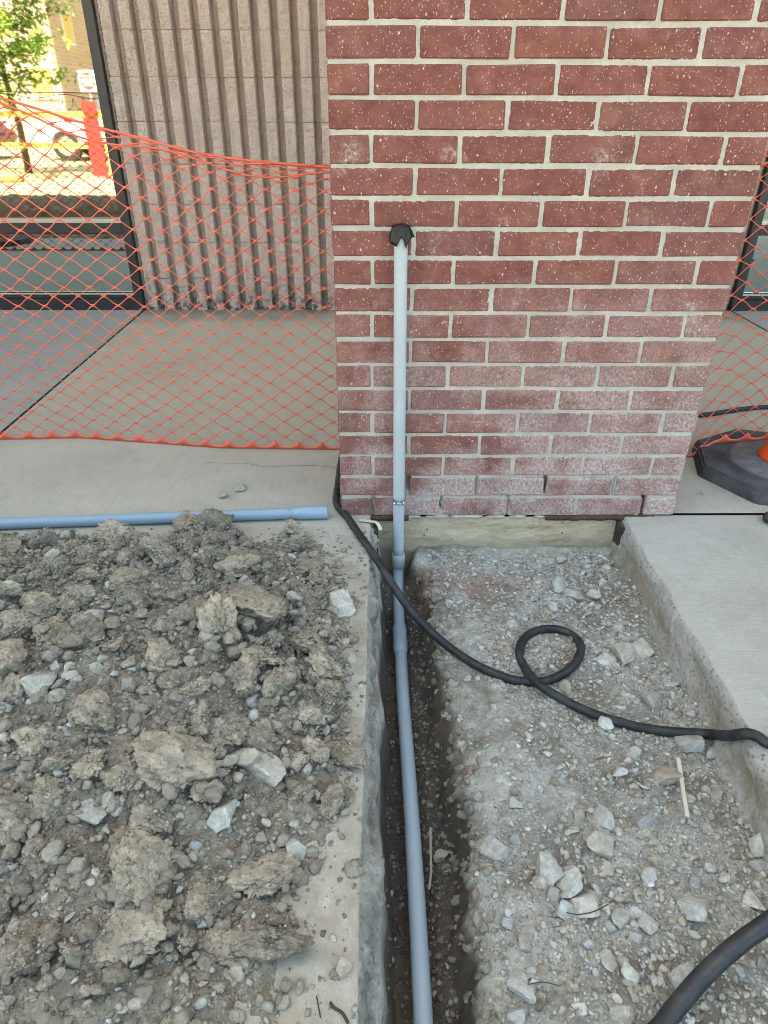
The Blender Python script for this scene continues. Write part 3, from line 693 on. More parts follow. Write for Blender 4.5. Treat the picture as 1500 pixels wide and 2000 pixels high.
# tape over the open end
cap = []; nl, ns = 9, 64
angs = np.arange(ns)*2*np.pi/ns
dv = np.degrees((angs+np.pi) % (2*np.pi)-np.pi)      # -90 faces the camera
drop = np.interp((dv+90+180) % 360-180, [-180, -130, -100, -75, -55, -38, -22, -8, 8, 22, 32, 44, 52, 75, 110, 150, 180], [.024, .022, .024, .028, .032, .037, .038, .024, .020, .034, .044, .034, .026, .020, .024, .022, .024])
flr = np.interp((dv+90+180) % 360-180, [-180, -90, -60, -20, 20, 60, 90, 130, 180], [.003, .006, .007, .0025, .002, .005, .010, .006, .003])
Vt = [(0, 0, .0035)]
for k, a in enumerate(angs):
    for i in range(nl):
        if i < 3: r_ = (.006, .013, .0190)[i]; zz = .003-.0012*i**1.3
        else:
            q = (i-2)/(nl-3); r_ = .0198+1.35*flr[k]*q**1.2+.0014*noise(a*3.5, q*3)+.0019*math.sin(a*9)*q+.0009*math.sin(a*21+q*4); zz = -.0005-1.15*drop[k]*q
        Vt.append((r_*math.cos(a), r_*math.sin(a), zz))
Ft = [(0, 1+k*nl, 1+((k+1) % ns)*nl) for k in range(ns)]
for k in range(ns):
    for i in range(nl-1): Ft.append((1+k*nl+i, 1+k*nl+i+1, 1+((k+1) % ns)*nl+i+1, 1+((k+1) % ns)*nl+i))
o = link('tape_cap', mesh('tape_cap', Vt, Ft), TAPE, None, True); o.location = (.166, PY, .8195)
md = o.modifiers.new('thick', 'SOLIDIFY'); md.thickness = .0007; md.offset = 1
tag(o, 'crumpled black tape hood covering the open top of the conduit', 'tape')
# clamp
cl = empty('pipe_clamp', (.1727, PY, .073), 'small zinc strap clamp with bolt holding the conduit to the bricks', 'clamp')
bv = []; 
for i, a in enumerate(np.linspace(rad(-62), rad(242), 40)):
    for z_ in (-.006, .006):
        for r_ in (.0171, .0185): bv.append((r_*math.cos(a), r_*math.sin(a), z_))
bf = []
for i in range(39):
    b = i*4
    for p, q in ((0, 1), (1, 3), (3, 2), (2, 0)): bf.append((b+p, b+q, b+4+q, b+4+p))
link('band', mesh('band', bv, bf), STEEL, cl)
for sx in (-1, 1): box('ear', (sx*.0090-.001, -.0285, -.0075), (sx*.0090+.001, -.0150, .0075), STEEL, cl, .0005)
me = sweep('bolt', [(-.0185, -.0235, 0), (.0145, -.0235, 0)], .0021, 10); bt = link('bolt', me, STEEL, cl)
for x_ in (-.0130, .0125):
    me = sweep('nut', [(x_-.0018, -.0235, 0), (x_+.0018, -.0235, 0)], .0046, 6); link('nut', me, STEEL, bt)
# loose length on the walk
a = atz(-260, 1032, .017); b = atz(640, 1000, .0195); d = (b-a)/np.linalg.norm(b-a); L = np.linalg.norm(b-a)
lp = empty('loose_pipe', tuple(a), 'loose blue grey plastic pipe with belled end lying on the concrete walk', 'pipe')
st = [0, .2*L, .4*L, .6*L, .8*L, L-.125, L-.10]; link('pipe_body', sweep('pipe_body', [d*s for s in st], R0, 36), PVC_LOOSE, lp)
link('bell_end', sweep('bell_end', [d*s for s in (L-.110, L-.095, L-.082, L-.002, L)], [.0168, .0178, .0203, .0206, .0200], 36), PVC_LOOSE, lp)

# ------------------------------------------------------------------ hoses
HR = .0105
def g(px, py, z): return atz(px, py, z)
def onpit(px, py, up=HR*.9):
    p = atz(px, py, -.12)
    for _ in range(4): p = atz(px, py, float(hpit(p[0], p[1], False))+up)
    return p
H = [(.62, .418, HR), (.30, .418, HR), (.06, .418, HR), (-.006, .395, HR), (-.017, .33, HR), (-.0178, .20, HR), (-.0175, .06, HR)]
H += [tuple(g(680, 1012, HR)), tuple(g(700, 1042, HR)), tuple(g(722, 1072, HR*.8)), tuple(g(746, 1108, -.004)), tuple(g(772, 1150, -.032)), tuple(g(802, 1192, -.066)), tuple(g(840, 1232, -.095))]
for p in ((880, 1266), (925, 1296), (975, 1319), (1020, 1331), (1065, 1330), (1103, 1314), (1129, 1287), (1133, 1258), (1110, 1236), (1075, 1228), (1042, 1234), (1020, 1253), (1015, 1278), (1026, 1305)): H.append(tuple(onpit(*p)))
H += [tuple(onpit(1048, 1332, HR*2.9)), tuple(onpit(1078, 1354, HR*2.2))]
for p in ((1130, 1382), (1190, 1405), (1260, 1423), (1330, 1431)): H.append(tuple(onpit(*p)))
H += [tuple(g(1385, 1434, -.098)), tuple(g(1425, 1437, -.045)), tuple(g(1455, 1433, .004)), tuple(g(1478, 1438, HR)), tuple(g(1505, 1452, HR)), (.92, -.86, HR), (1.02, -.95, HR), (1.25, -.98, HR), (1.52, -.80, HR), (1.62, -.50, HR), (1.55, -.20, HR), (1.43, -.065, HR)]
e_ = g(1500, 1020, HR); H += [tuple(e_+np.array([.018, .006, 0])), tuple(e_+np.array([.05, .052, 0])), (1.55, -.0, HR), (2.0, .02, HR), (3.0, -.1, HR)]
tag(link('air_hose', sweep('air_hose', catmull(H, 12), HR, 42, 14, .035), RUBBER), 'black ribbed rubber hose looped once across the gravel pit', 'hose')
H2 = [tuple(g(1640, 1725, .018)), tuple(g(1560, 1762, .000)), tuple(g(1500, 1803, -.025)), tuple(g(1450, 1838, -.045)), tuple(g(1400, 1880, -.060)), tuple(g(1350, 1932, -.075)), tuple(g(1296, 2000, -.085)), tuple(g(1220, 2110, -.095)), (.36, -1.55, -.105), (.42, -1.85, -.11), (.6, -2.2, -.11)]
H2 = [(2.2, -1.0, .018), (1.5, -1.02, .018), (.98, -1.03, .018)]+H2
tag(link('thick_hose', sweep('thick_hose', catmull(H2, 14), .0140, 32), RUBBER2), 'thick smooth black hose arching over the gravel in the lower right corner', 'hose')
cpts = [tuple(g(px, py, .009)) for px, py in ((1366, 811), (1410, 805), (1450, 799), (1500, 795), (1570, 800))]
cpts = [(.62, .66, .009), (1.05, .70, .009)]+cpts+[(2.3, .78, .009), (3.2, .95, .009)]
tag(link('black_cable', sweep('black_cable', catmull(cpts, 10), .0095, 14), RUBBER), 'thin black cable lying on the walk behind the netting right of the pillar', 'cable')

# ------------------------------------------------------------------ delineator cones
def cone(loc, label):
    c = empty('delineator_post', loc, label, 'traffic cone', None)
    RO = .285; a0 = rad(186); N8 = [(RO*math.cos(a0+k*math.pi/4), RO*math.sin(a0+k*math.pi/4)) for k in range(8)]
    bm = bmesh.new(); vs1 = [bm.verts.new((x, y, 0)) for x, y in N8]; f = bm.faces.new(vs1); r = bmesh.ops.extrude_face_region(bm, geom=[f])
    up = [q for q in r['geom'] if isinstance(q, bmesh.types.BMVert)]; bmesh.ops.translate(bm, verts=up, vec=(0, 0, .042))
    for q in up: q.co.x *= .965; q.co.y *= .965
    bmesh.ops.bevel(bm, geom=[e for e in bm.edges if any(v_ in up for v_ in e.verts)], offset=.006, segments=2, affect='EDGES')
    bmesh.ops.recalc_face_normals(bm, faces=bm.faces); link('rubber_base', bm_mesh('rubber_base', bm), BASE_RUB, c)
    link('base_ring', lathe('base_ring', [(.170, .0415), (.168, .0445), (.1665, .0400), (.163, .0400), (.160, .0475), (.150, .0505), (.085, .0535), (.0, .0540)], 56), RING_RUB, c, True)
    link('post', lathe('post', [(.0, .0545), (.074, .0545), (.073, .060), (.062, .085), (.056, .105), (.0565, .110), (.053, .118), (.049, .30), (.046, .62), (.044, 1.06), (.040, 1.075), (.0, 1.08)], 40), ORANGE, c, True)
    for z_ in (.72, .90): link('reflective_band', lathe('reflective_band', [(.0466, z_), (.0462, z_+.10)], 40), SOFFIT, c, True)
    link('handle', sweep('handle', [(0, 0, 1.07), (0, 0, 1.10), (.02, 0, 1.125), (.045, 0, 1.115), (.05, 0, 1.09), (.03, 0, 1.07)], .009, 12), ORANGE, c)
cone((1.470, .285, 0), 'orange delineator post on an eight sided black rubber base right of the pillar')
cone((-3.33, .12, 0), 'orange delineator post outside the view whose black base shows in the left window')

# ------------------------------------------------------------------ stones and clods
CL = [clod_shape(i, 5, f) for i, f in enumerate([.62, .5, .42, .75, .32, .55, .28, .65, .5, .4, .8, .45, .55, .35, .7, .5])]
CLM = []
for i, q in enumerate(CL):
    me = npmesh('soil_clod', q, ICO[5][1]); me.materials.append(CLOD); me.polygons.foreach_set('use_smooth', [True]*len(me.polygons)); CLM.append(me)
STM = []
for i in range(22):
    me = npmesh('stone', rock_shape(i, 4, 11+i % 6, 1.0, .06, .035, [.55, .7, .8, .45][i % 4]), ICO[4][1]); me.materials.append(STONE)
    me.polygons.foreach_set('use_smooth', [True]*len(me.polygons)); me.set_sharp_from_angle(angle=rad(32)); STM.append(me)
placed = []
def drop_thing(kind, x, y, z, s, label, group=None, var=None, tilt=.35, sz=1.0, rotz=None, asp=1.0, sink=.25):
    ms = CLM if kind == 'soil_clod' else STM
    me = ms[var % len(ms)] if var is not None else random.choice(ms)
    o = bpy.data.objects.new(kind, me); COL.objects.link(o)
    o.scale = (s*asp, s, s*sz); o.rotation_euler = (random.gauss(0, tilt), random.gauss(0, tilt), rotz if rotz is not None else random.uniform(0, 6.28))
    mat = o.rotation_euler.to_matrix() @ Matrix.Diagonal(o.scale)
    co = np.empty(len(me.vertices)*3, np.float32); me.vertices.foreach_get('co', co); zz = co.reshape(-1, 3)@np.array(mat)[2]
    hh = zz.max()-zz.min(); o.location = (x, y, z-zz.min()-sink*hh)
    tag(o, label, 'clod' if kind == 'soil_clod' else 'stone', group); placed.append((x, y, z, s, o.location.z+zz.max(), kind)); return o
def onheap(px, py):
    p = atz(px, py, .05)
    for _ in range(5): p = atz(px, py, max(0.0, float(hheap(p[0], p[1], False)))+.015)
    return p
def pxsize(p): return FPX/((np.array(p)-CAM)@_f)
def named(kind, where, px, py, w, h, label, **k):
    """a stone or clod of about w by h photo pixels, set down on the surface it lies on"""
    p = {'heap': onheap, 'pit': lambda a, b: onpit(a, b, 0.01), 'slab': lambda a, b: atz(a, b, .01)}[where](px, py)
    z = {'heap': max(0.0, float(hheap(p[0], p[1], False))), 'pit': float(hpit(p[0], p[1], False)), 'slab': 0.0}[where]
    s = max(w, h*1.1)/2/pxsize(p); k.setdefault('sink', .05 if where == 'slab' else .30)
    return drop_thing(kind, p[0], p[1], z, s, label, **k)
C_, T_ = 'soil_clod', 'stone'
for a in (
 (C_, 'slab', 412, 1048, 112, 88, 'large rough soil clod leaning against the loose pipe', dict(var=3, tilt=.1, sz=1.0)),
 (C_, 'slab', 366, 1024, 60, 44, 'small ragged clod touching the loose pipe left of the large clod', dict(var=1)),
 (C_, 'slab', 578, 1042, 52, 42, 'rounded tan clod alone on the walk below the belled pipe end', dict(var=7)),
 (C_, 'heap', 512, 1098, 62, 46, 'dark brown clod at the upper right of the dirt heap', dict(var=10)),
 (C_, 'heap', 196, 1388, 118, 92, 'broad flat clod with a straight broken rim on the left of the heap', dict(var=4, tilt=.25)),
 (C_, 'heap', 335, 1500, 200, 160, 'biggest lumpy clod in the middle of the dirt heap', dict(var=0, tilt=.15, sz=.9)),
 (C_, 'heap', 445, 1425, 120, 90, 'smooth topped clod above and right of the biggest clod', dict(var=5, tilt=.2)),
 (C_, 'heap', 668, 1468, 132, 84, 'cracked flat clod overhanging the edge of the trench', dict(var=6, tilt=.1)),
 (C_, 'heap', 612, 1392, 84, 76, 'clod with a smooth shovelled face near the trench edge', dict(var=8)),
 (C_, 'heap', 312, 1285, 110, 84, 'pair shaped clod with a shadowed hollow in the upper middle of the heap', dict(var=2)),
 (C_, 'heap', 488, 1178, 160, 92, 'wide low rounded clod in the upper right part of the heap', dict(var=11, sz=.7)),
 (C_, 'heap', 352, 1318, 90, 76, 'tilted clod below the hollow in the upper middle of the heap', dict(var=9)),
 (C_, 'heap', 95, 1225, 76, 56, 'brown crumbly clod near the left edge below the pale stones', dict(var=3)),
 (C_, 'heap', 128, 1715, 96, 88, 'pale tan plate of dried soil with a dark gap under it', dict(var=6, tilt=.3)),
 (C_, 'heap', 250, 1640, 100, 96, 'ridge shaped clod in the lower middle of the heap', dict(var=1, tilt=.4)),
 (C_, 'heap', 228, 1815, 200, 150, 'wide cracked mud slab lying flat at the bottom of the heap', dict(var=4, tilt=.06, sz=.5)),
 (C_, 'heap', 440, 1838, 136, 130, 'flat round mud slab at the lower right of the heap', dict(var=6, tilt=.06, sz=.5)),
 (C_, 'heap', 505, 1700, 84, 140, 'upright oblong mud slab at the lower right of the heap', dict(var=9, tilt=.1, sz=.6)),
 (C_, 'heap', 42, 1860, 110, 150, 'grey brown clod cut by the lower left corner of the view', dict(var=8, tilt=.15)),
 (C_, 'heap', 90, 1555, 96, 66, 'dark clod at the left edge beside the bluish elongated stone', dict(var=5)),
 (C_, 'heap', 68, 1660, 92, 90, 'crumbly clod near the left edge above the pale tan plate', dict(var=2)),
 (C_, 'heap', 585, 1555, 70, 60, 'clod between the pale stone slab and the trench edge', dict(var=7)),
 (C_, 'heap', 650, 1565, 84, 66, 'tan topped clod on the bare walk below the overhanging clod', dict(var=3)),
 (C_, 'heap', 60, 1440, 90, 70, 'worn brown clod at the left edge of the heap halfway down', dict(var=11)),
 (C_, 'heap', 300, 1590, 120, 80, 'sloping clod under the biggest clod', dict(var=5)),
 (C_, 'heap', 20, 1290, 110, 90, 'clod cut by the left edge of the view in the upper heap', dict(var=0)),
 (C_, 'heap', 400, 1755, 90, 70, 'low dark clod between the two flat mud slabs', dict(var=1)),
 (T_, 'heap', 436, 1588, 86, 92, 'pinkish flat stone plate standing at a tilt beside the biggest clod', dict(var=3, tilt=.5, asp=.75)),
 (T_, 'heap', 524, 1498, 66, 112, 'pale blue grey stone slab tilted upright right of the biggest clod', dict(var=7, tilt=.4, asp=.6, rotz=1.3)),
 (T_, 'heap', 470, 1478, 46, 96, 'narrow yellowish stone plate wedged beside the pale stone slab', dict(var=11, tilt=.4, asp=.5, rotz=1.4)),
 (T_, 'heap', 72, 1330, 70, 50, 'white angular stone near the left edge of the heap', dict(var=5)),
 (T_, 'heap', 172, 1572, 62, 34, 'elongated bluish white stone at the left of the heap', dict(var=8, asp=1.3, sz=.8, rotz=2.2)),
 (T_, 'heap', 212, 1556, 44, 40, 'blue grey stone beside a dark gap in the heap', dict(var=2)),
 (T_, 'heap', 168, 1205, 66, 42, 'large grey stone in the upper left of the heap', dict(var=1)),
 (T_, 'heap', 186, 1296, 32, 36, 'tan rounded stone in the upper left of the heap', dict(var=14)),
 (T_, 'heap', 96, 1082, 48, 30, 'pale grey stone on the top edge of the heap at left', dict(var=9)),
 (T_, 'slab', 291, 1061, 30, 26, 'greenish angular stone on the walk just above the heap', dict(var=6)),
 (T_, 'slab', 244, 1047, 26, 16, 'brown flat stone on the walk below the loose pipe', dict(var=3)),
 (T_, 'slab', 470, 951, 24, 24, 'rounded brown stone on the walk above the loose pipe', dict(var=12)),
 (T_, 'slab', 436, 965, 22, 22, 'jagged grey stone on the walk beside the rounded brown stone', dict(var=4)),
 (T_, 'slab', 1374, 960, 9, 7, 'tiny dark stone on the walk between the pillar and the rubber base', dict(var=4)),
 (T_, 'heap', 665, 1178, 66, 36, 'flat tan stone slab on the walk near the trench edge', dict(var=11, tilt=.15)),
 (T_, 'heap', 685, 1276, 46, 32, 'pale stone at the trench edge below the flat tan slab', dict(var=0)),
 (T_, 'heap', 578, 1655, 26, 46, 'small white oblong stone on the bare walk at the lower right of the heap', dict(var=8, rotz=1.2)),
 (T_, 'heap', 392, 1795, 26, 26, 'squarish white stone between the flat mud slabs', dict(var=1)),
 (T_, 'heap', 670, 1885, 30, 34, 'pink grey stone on the bare walk close to the bottom trench edge', dict(var=5)),
 (T_, 'pit', 1186, 1600, 60, 56, 'pale triangular stone in the middle of the gravel pit', dict(var=6, tilt=.2)),
 (T_, 'pit', 1178, 1648, 46, 62, 'blocky grey stone just below the pale triangular stone', dict(var=1)),
 (T_, 'pit', 966, 1660, 50, 62, 'pale oblong stone at the right rim of the trench', dict(var=4, tilt=.2)),
 (T_, 'pit', 1356, 1772, 80, 72, 'largest white and blue stone at the lower right of the pit', dict(var=9, tilt=.15, sz=1.1)),
 (T_, 'pit', 1096, 1140, 48, 34, 'pale wedge stone in the upper right of the pit below the footing', dict(var=3)),
 (T_, 'pit', 1124, 1160, 42, 28, 'grey blocky stone touching the pale wedge stone', dict(var=10)),
 (T_, 'pit', 1163, 1162, 34, 32, 'leaning pale stone right of the grey blocky stone', dict(var=2)),
 (T_, 'pit', 1224, 1275, 58, 46, 'long grey stone slab beside the right concrete edge', dict(var=7, rotz=.7, asp=1.2)),
 (T_, 'pit', 1258, 1262, 46, 28, 'flat pale stone leaning on the long grey slab', dict(var=11)),
 (T_, 'pit', 1185, 1282, 46, 22, 'low pale stone right of the hose loop', dict(var=0)),
 (T_, 'pit', 1276, 1366, 46, 36, 'pale angular stone below the right concrete edge and above the hose', dict(var=8)),
 (T_, 'pit', 1345, 1447, 62, 36, 'flat grey stone under the hose near the right concrete edge', dict(var=3)),
 (T_, 'pit', 1305, 1515, 36, 64, 'long flat grey stone beside the pale wood stick', dict(var=7, rotz=1.5)),
 (T_, 'pit', 1108, 1722, 78, 56, 'big flat grey stone in the lower middle of the pit', dict(var=15)),
 (T_, 'pit', 1140, 1764, 70, 42, 'rounded flat stone below the big flat grey stone', dict(var=12)),
 (T_, 'pit', 1070, 1700, 40, 56, 'pale upright stone left of the big flat grey stone', dict(var=5)),
 (T_, 'pit', 1110, 1776, 52, 18, 'thin plate stone with dark rootlet at its edge', dict(var=11)),
 (T_, 'pit', 1240, 1775, 34, 30, 'rounded white stone right of the rounded flat stone', dict(var=13)),
 (T_, 'pit', 1262, 1602, 40, 30, 'pale stone in the pit right of the triangular stone', dict(var=17)),
 (T_, 'pit', 1330, 1912, 76, 66, 'pale stone half hidden under the thick hose', dict(var=2)),
 (T_, 'pit', 1485, 1650, 50, 50, 'grey stone at the right edge of the view above the thick hose', dict(var=10)),
 (T_, 'pit', 1130, 1590, 0.1+42, 30, 'grey white stone left of the triangular stone', dict(var=16)),
 (T_, 'pit', 1010, 1640, 30, 30, 'small squarish stone beside the pale oblong stone at the trench rim', dict(var=18)),
 (T_, 'pit', 1025, 1925, 40, 64, 'long pale stone at the bottom of the pit beside the wire', dict(var=7, rotz=1.4)),
 (T_, 'pit', 1012, 1985, 46, 50, 'pale stone cut by the bottom of the view right of the trench', dict(var=14)),
 (T_, 'pit', 860, 1670, 24, 28, 'brown stone in the trench beside the wood sliver', dict(var=12)),
 (C_, 'pit', 1057, 1950, 44, 40, 'square brown clod at the bottom of the pit', dict(var=3)),
 (T_, 'pit', 1210, 1505, 34, 24, 'pale cluster stone in the pit below the hose', dict(var=19)),
 (T_, 'pit', 1045, 1300, 12, 12, 'tiny tan pebble inside the hose loop', dict(var=14)),
):
    kind, where, px, py, w_, h_, label, k = a; named(kind, where, px, py, w_, h_, label, **k)

# random fill ----------------------------------------------------------------
def heap_zone(x, y):
    v_ = 'top' if y > -.42 else ('middle' if y > -.85 else 'bottom')
    h_ = 'on the trench side' if x > -.14 else ('in the centre' if x > -.42 else 'on the far left')
    return h_, v_
def pit_zone(x, y):
    v_ = 'above the hose' if y > -.62 else ('below the hose' if y > -1.0 else 'at the near end')
    return ('beside the trench' if x < .46 else ('mid pit' if x < .66 else 'by the right concrete')), v_
def scatter(kind, n, region, size, label, group, accept, tilt=.35, sink=.3, hf=None, spacing=.8, base0=False):
    got, tries = 0, 0; x0, x1, y0, y1 = region
    while got < n and tries < n*80:
        tries += 1; x, y = random.uniform(x0, x1), random.uniform(y0, y1)
        if random.random() > accept(x, y): continue
        s = size()
        if any((x-q[0])**2+(y-q[1])**2 < (spacing*(s+q[3]))**2 for q in placed): continue
        z = float(hf(x, y)); z = max(z, 0.0) if base0 else z
        lb, gp = (label, group) if isinstance(label, str) else label(x, y); drop_thing(kind, x, y, z, s, lb, gp, None, tilt, random.uniform(.8, 1.1), sink=sink); got += 1
    return got
hh = lambda x, y: float(hheap(x, y, False))
lg = lambda lo, hi, a=1.6: (lambda: lo+(hi-lo)*random.random()**a)
heap_ok = lambda x, y: 1.0 if hh(x, y) > .012 else (.10 if hh(x, y) > -.01 else 0)
hl = lambda what: (lambda x, y: ('%s %s of the dirt heap, %s row' % (what, heap_zone(x, y)[0], heap_zone(x, y)[1]), '%ss of the heap, %s, %s' % ((what,)+heap_zone(x, y))))
pl = lambda what: (lambda x, y: ('%s in the gravel pit %s, %s' % (what, pit_zone(x, y)[1], pit_zone(x, y)[0]), '%ss of the pit, %s, %s' % ((what,)+pit_zone(x, y))))
scatter('soil_clod', 56, (-1.0, .05, -1.25, -.16), lg(.038, .078, 1.1), hl('fist sized crumbly clod'), '', lambda x, y: heap_ok(x, y)*(1 if y > -1.05 else .5), .5, .3, hh, .50, True)
scatter('soil_clod', 180, (-1.05, .07, -1.32, -.12), lg(.014, .040, 1.1), hl('small grey brown clod'), '', heap_ok, .6, .25, hh, .46, True)
scatter('soil_clod', 30, (-4.2, -1.05, -1.7, -.2), lg(.03, .08, 1.4), 'soil clod on the spoil mound beyond the left edge of the view', 'clods on the spoil mound', heap_ok, .45, .25, hh, .7, True)
scatter('stone', 105, (-1.05, .07, -1.32, -.13), lg(.008, .019, 1.9), hl('small pale stone'), '', lambda x, y: 1.0 if hh(x, y) > .004 else .12, .5, .25, hh, .6, True)
hp = lambda x, y: float(hpit(x, y, False))
def pit_ok(x, y):
    if x < trench_r(y)+.025 or x > .835: return 0
    d = .35+.8*max(0, float(noise(x*5, y*5, 2)))+.6*max(0, (x-.6)*2)+(.6 if y < -1.0 else 0)
    return min(1, d)
scatter('stone', 125, (.27, .84, -1.36, -.05), lg(.008, .023, 2.0), pl('small pale stone'), '', pit_ok, .4, .3, hp, .6)
scatter('soil_clod', 22, (.29, .84, -1.36, -.05), lg(.012, .026, 1.6), pl('small brown clod'), '', pit_ok, .4, .35, hp, .6)

# pebbles and crumbs: real geometry, joined ------------------------------------
def pebbles(name, X, Y, Z, Sz, tones, mat, label, cat, sub=1, flat=.7, sink=.25):
    n = len(X); Vs, Ts, Cs = [], [], []; off = 0; r = np.random.RandomState(len(name))
    var = [rock_shape(700+i, sub, 12, 1.0, .06, .0, flat, .42, .80) for i in range(10)]; pick = r.randint(0, 10, n)
    for k in range(10):
        idx = np.where(pick == k)[0]; b = var[k]; nb = len(b)
        a = r.uniform(0, 2*np.pi, len(idx)); tx = r.normal(0, .4, len(idx))
        ca, sa, ct, st_ = np.cos(a), np.sin(a), np.cos(tx), np.sin(tx)
        P = b[None]*(Sz[idx][:, None, None]*np.stack([np.ones(len(idx)), r.uniform(.65, 1, len(idx)), r.uniform(.6, 1, len(idx))], -1)[:, None, :])
        y2 = P[..., 1]*ct[:, None]-P[..., 2]*st_[:, None]; z2 = P[..., 1]*st_[:, None]+P[..., 2]*ct[:, None]
        Q = np.stack([P[..., 0]*ca[:, None]-y2*sa[:, None]+X[idx][:, None], P[..., 0]*sa[:, None]+y2*ca[:, None]+Y[idx][:, None], z2+(Z[idx]+Sz[idx]*(.5-sink)*flat)[:, None]], -1)
        Vs.append(Q.reshape(-1, 3)); Ts.append((ICO[sub][1][None]+(np.arange(len(idx))*nb)[:, None, None]+off).reshape(-1, 3)); off += len(idx)*nb
        Cs.append(np.repeat(tones[idx], nb, 0))
    me = npmesh(name, np.concatenate(Vs), np.concatenate(Ts)); c = np.concatenate(Cs); c = np.concatenate([c, np.ones((len(c), 1))], 1).astype(np.float32)
    at = me.attributes.new('tone', 'FLOAT_COLOR', 'POINT'); at.data.foreach_set('color', c.ravel())
    return tag(link(name, me, mat), label, cat, kind='stuff')
PAL = np.array([(.44, .45, .435), (.38, .38, .36), (.49, .48, .445), (.41, .37, .30), (.32, .33, .33), (.45, .41, .35), (.30, .26, .205), (.52, .515, .485)])
SOILC = np.array([(.275, .245, .20), (.33, .30, .25), (.23, .203, .163), (.39, .36, .30), (.185, .162, .13)])
def tones(n, pale=.6):
    r = rng.rand(n) < pale; c = np.where(r[:, None], PAL[rng.randint(0, 8, n)], SOILC[rng.randint(0, 5, n)]); return c*rng.uniform(.82, 1.12, (n, 1))
def pts(n, x0, x1, y0, y1, fn):
    X = rng.uniform(x0, x1, n); Y = rng.uniform(y0, y1, n); k = rng.rand(n) < fn(X, Y); return X[k], Y[k]
pit_mask = lambda X, Y: np.clip((X > trench_r(Y)+.012)*(.42+1.3*np.clip(fbm(X*5, Y*5, 2.0, 3), -.3, 1)+.5*sstep(.5, .65, X)+.4*sstep(-.9, -1.05, Y)+.3*sstep(-.4, -.25, Y)-.35*np.exp(-((X-.36)/.09)**2-((Y+.72)/.25)**2)), 0, 1)
X, Y = pts(26000, .26, .855, -1.7, -.02, pit_mask); sz = .0018+.0050*rng.rand(len(X))**2.2
pebbles('pit_gravel', X, Y, hpit(X, Y), sz, tones(len(X), .88)*1.08, GRAVEL, 'fine pale gravel and grit spread over the floor of the pit', 'gravel')
X, Y = pts(2600, .26, .85, -1.6, -.03, pit_mask); sz = .006+.006*rng.rand(len(X))**1.6
pebbles('pit_pebbles', X, Y, hpit(X, Y), sz, tones(len(X), .93)*1.08, GRAVEL, 'coarse pale pebbles scattered over the gravel pit', 'gravel', 2, .7, .3)
X, Y = pts(7000, .125, .30, -1.7, -.06, lambda X, Y: np.clip(.35+(X > .2)*.5*(1+noise(X*8, Y*8)), 0, 1)*(X < trench_r(Y)-.022)); sz = .0022+.007*rng.rand(len(X))**2.6
tt = tones(len(X), .22)*np.where(rng.rand(len(X)) < .75, .55, 1.0)[:, None]  # most of the trench crumbs get a darker tone
pebbles('trench_rubble', X, Y, hpit(X, Y), sz, tt, GRAVEL, 'dark crumbs and a few pale pebbles in the bottom of the trench', 'rubble')
heap_mask = lambda X, Y: np.clip(sstep(-.014, .01, hheap(X, Y, False)), .15*(Y < -.06), 1)*(X < .080)
X, Y = pts(30000, -1.15, .082, -1.5, -.07, heap_mask); sz = .0018+.0055*rng.rand(len(X))**2.0
pebbles('heap_crumbs', X, Y, np.maximum(hheap(X, Y), 0), sz, tones(len(X), .16), GRAVEL, 'soil crumbs and grit covering the dirt heap and walk around it', 'rubble')
X, Y = pts(2000, -1.1, .078, -1.45, -.08, lambda X, Y: heap_mask(X, Y)*.9); sz = .006+.008*rng.rand(len(X))**1.7
pebbles('heap_pebbles', X, Y, np.maximum(hheap(X, Y), 0), sz, tones(len(X), .30), GRAVEL, 'pebbles and small lumps loose all over the dirt heap', 'rubble', 2, .75, .25)
# lumps broken off round the clods and filling the heap between them
lx, ly, lz, ls = [], [], [], []
for (x, y, z, s_, topz, kind) in list(placed):
    if kind == 'soil_clod' and -1.1 < x < .1 and s_ > .016:
        for _ in range(int(6+150*s_)):
            a, q = random.uniform(0, 6.28), random.uniform(.55, 1.12); px_, py_ = x+s_*q*math.cos(a), y+s_*q*math.sin(a)
            if px_ > .085 or py_ > -.06: continue
            lx.append(px_); ly.append(py_); lz.append(z+max(0, (topz-z))*max(0, .62-.62*q)*1.1); ls.append(s_*random.uniform(.08, .26))
X, Y = pts(1500, -1.1, .075, -1.42, -.10, lambda X, Y: heap_mask(X, Y)*.9); lx += list(X); ly += list(Y); lz += list(np.maximum(hheap(X, Y), 0)); ls += list(.007+.012*rng.rand(len(X))**1.5)
lx, ly, lz, ls = map(np.array, (lx, ly, lz, ls))
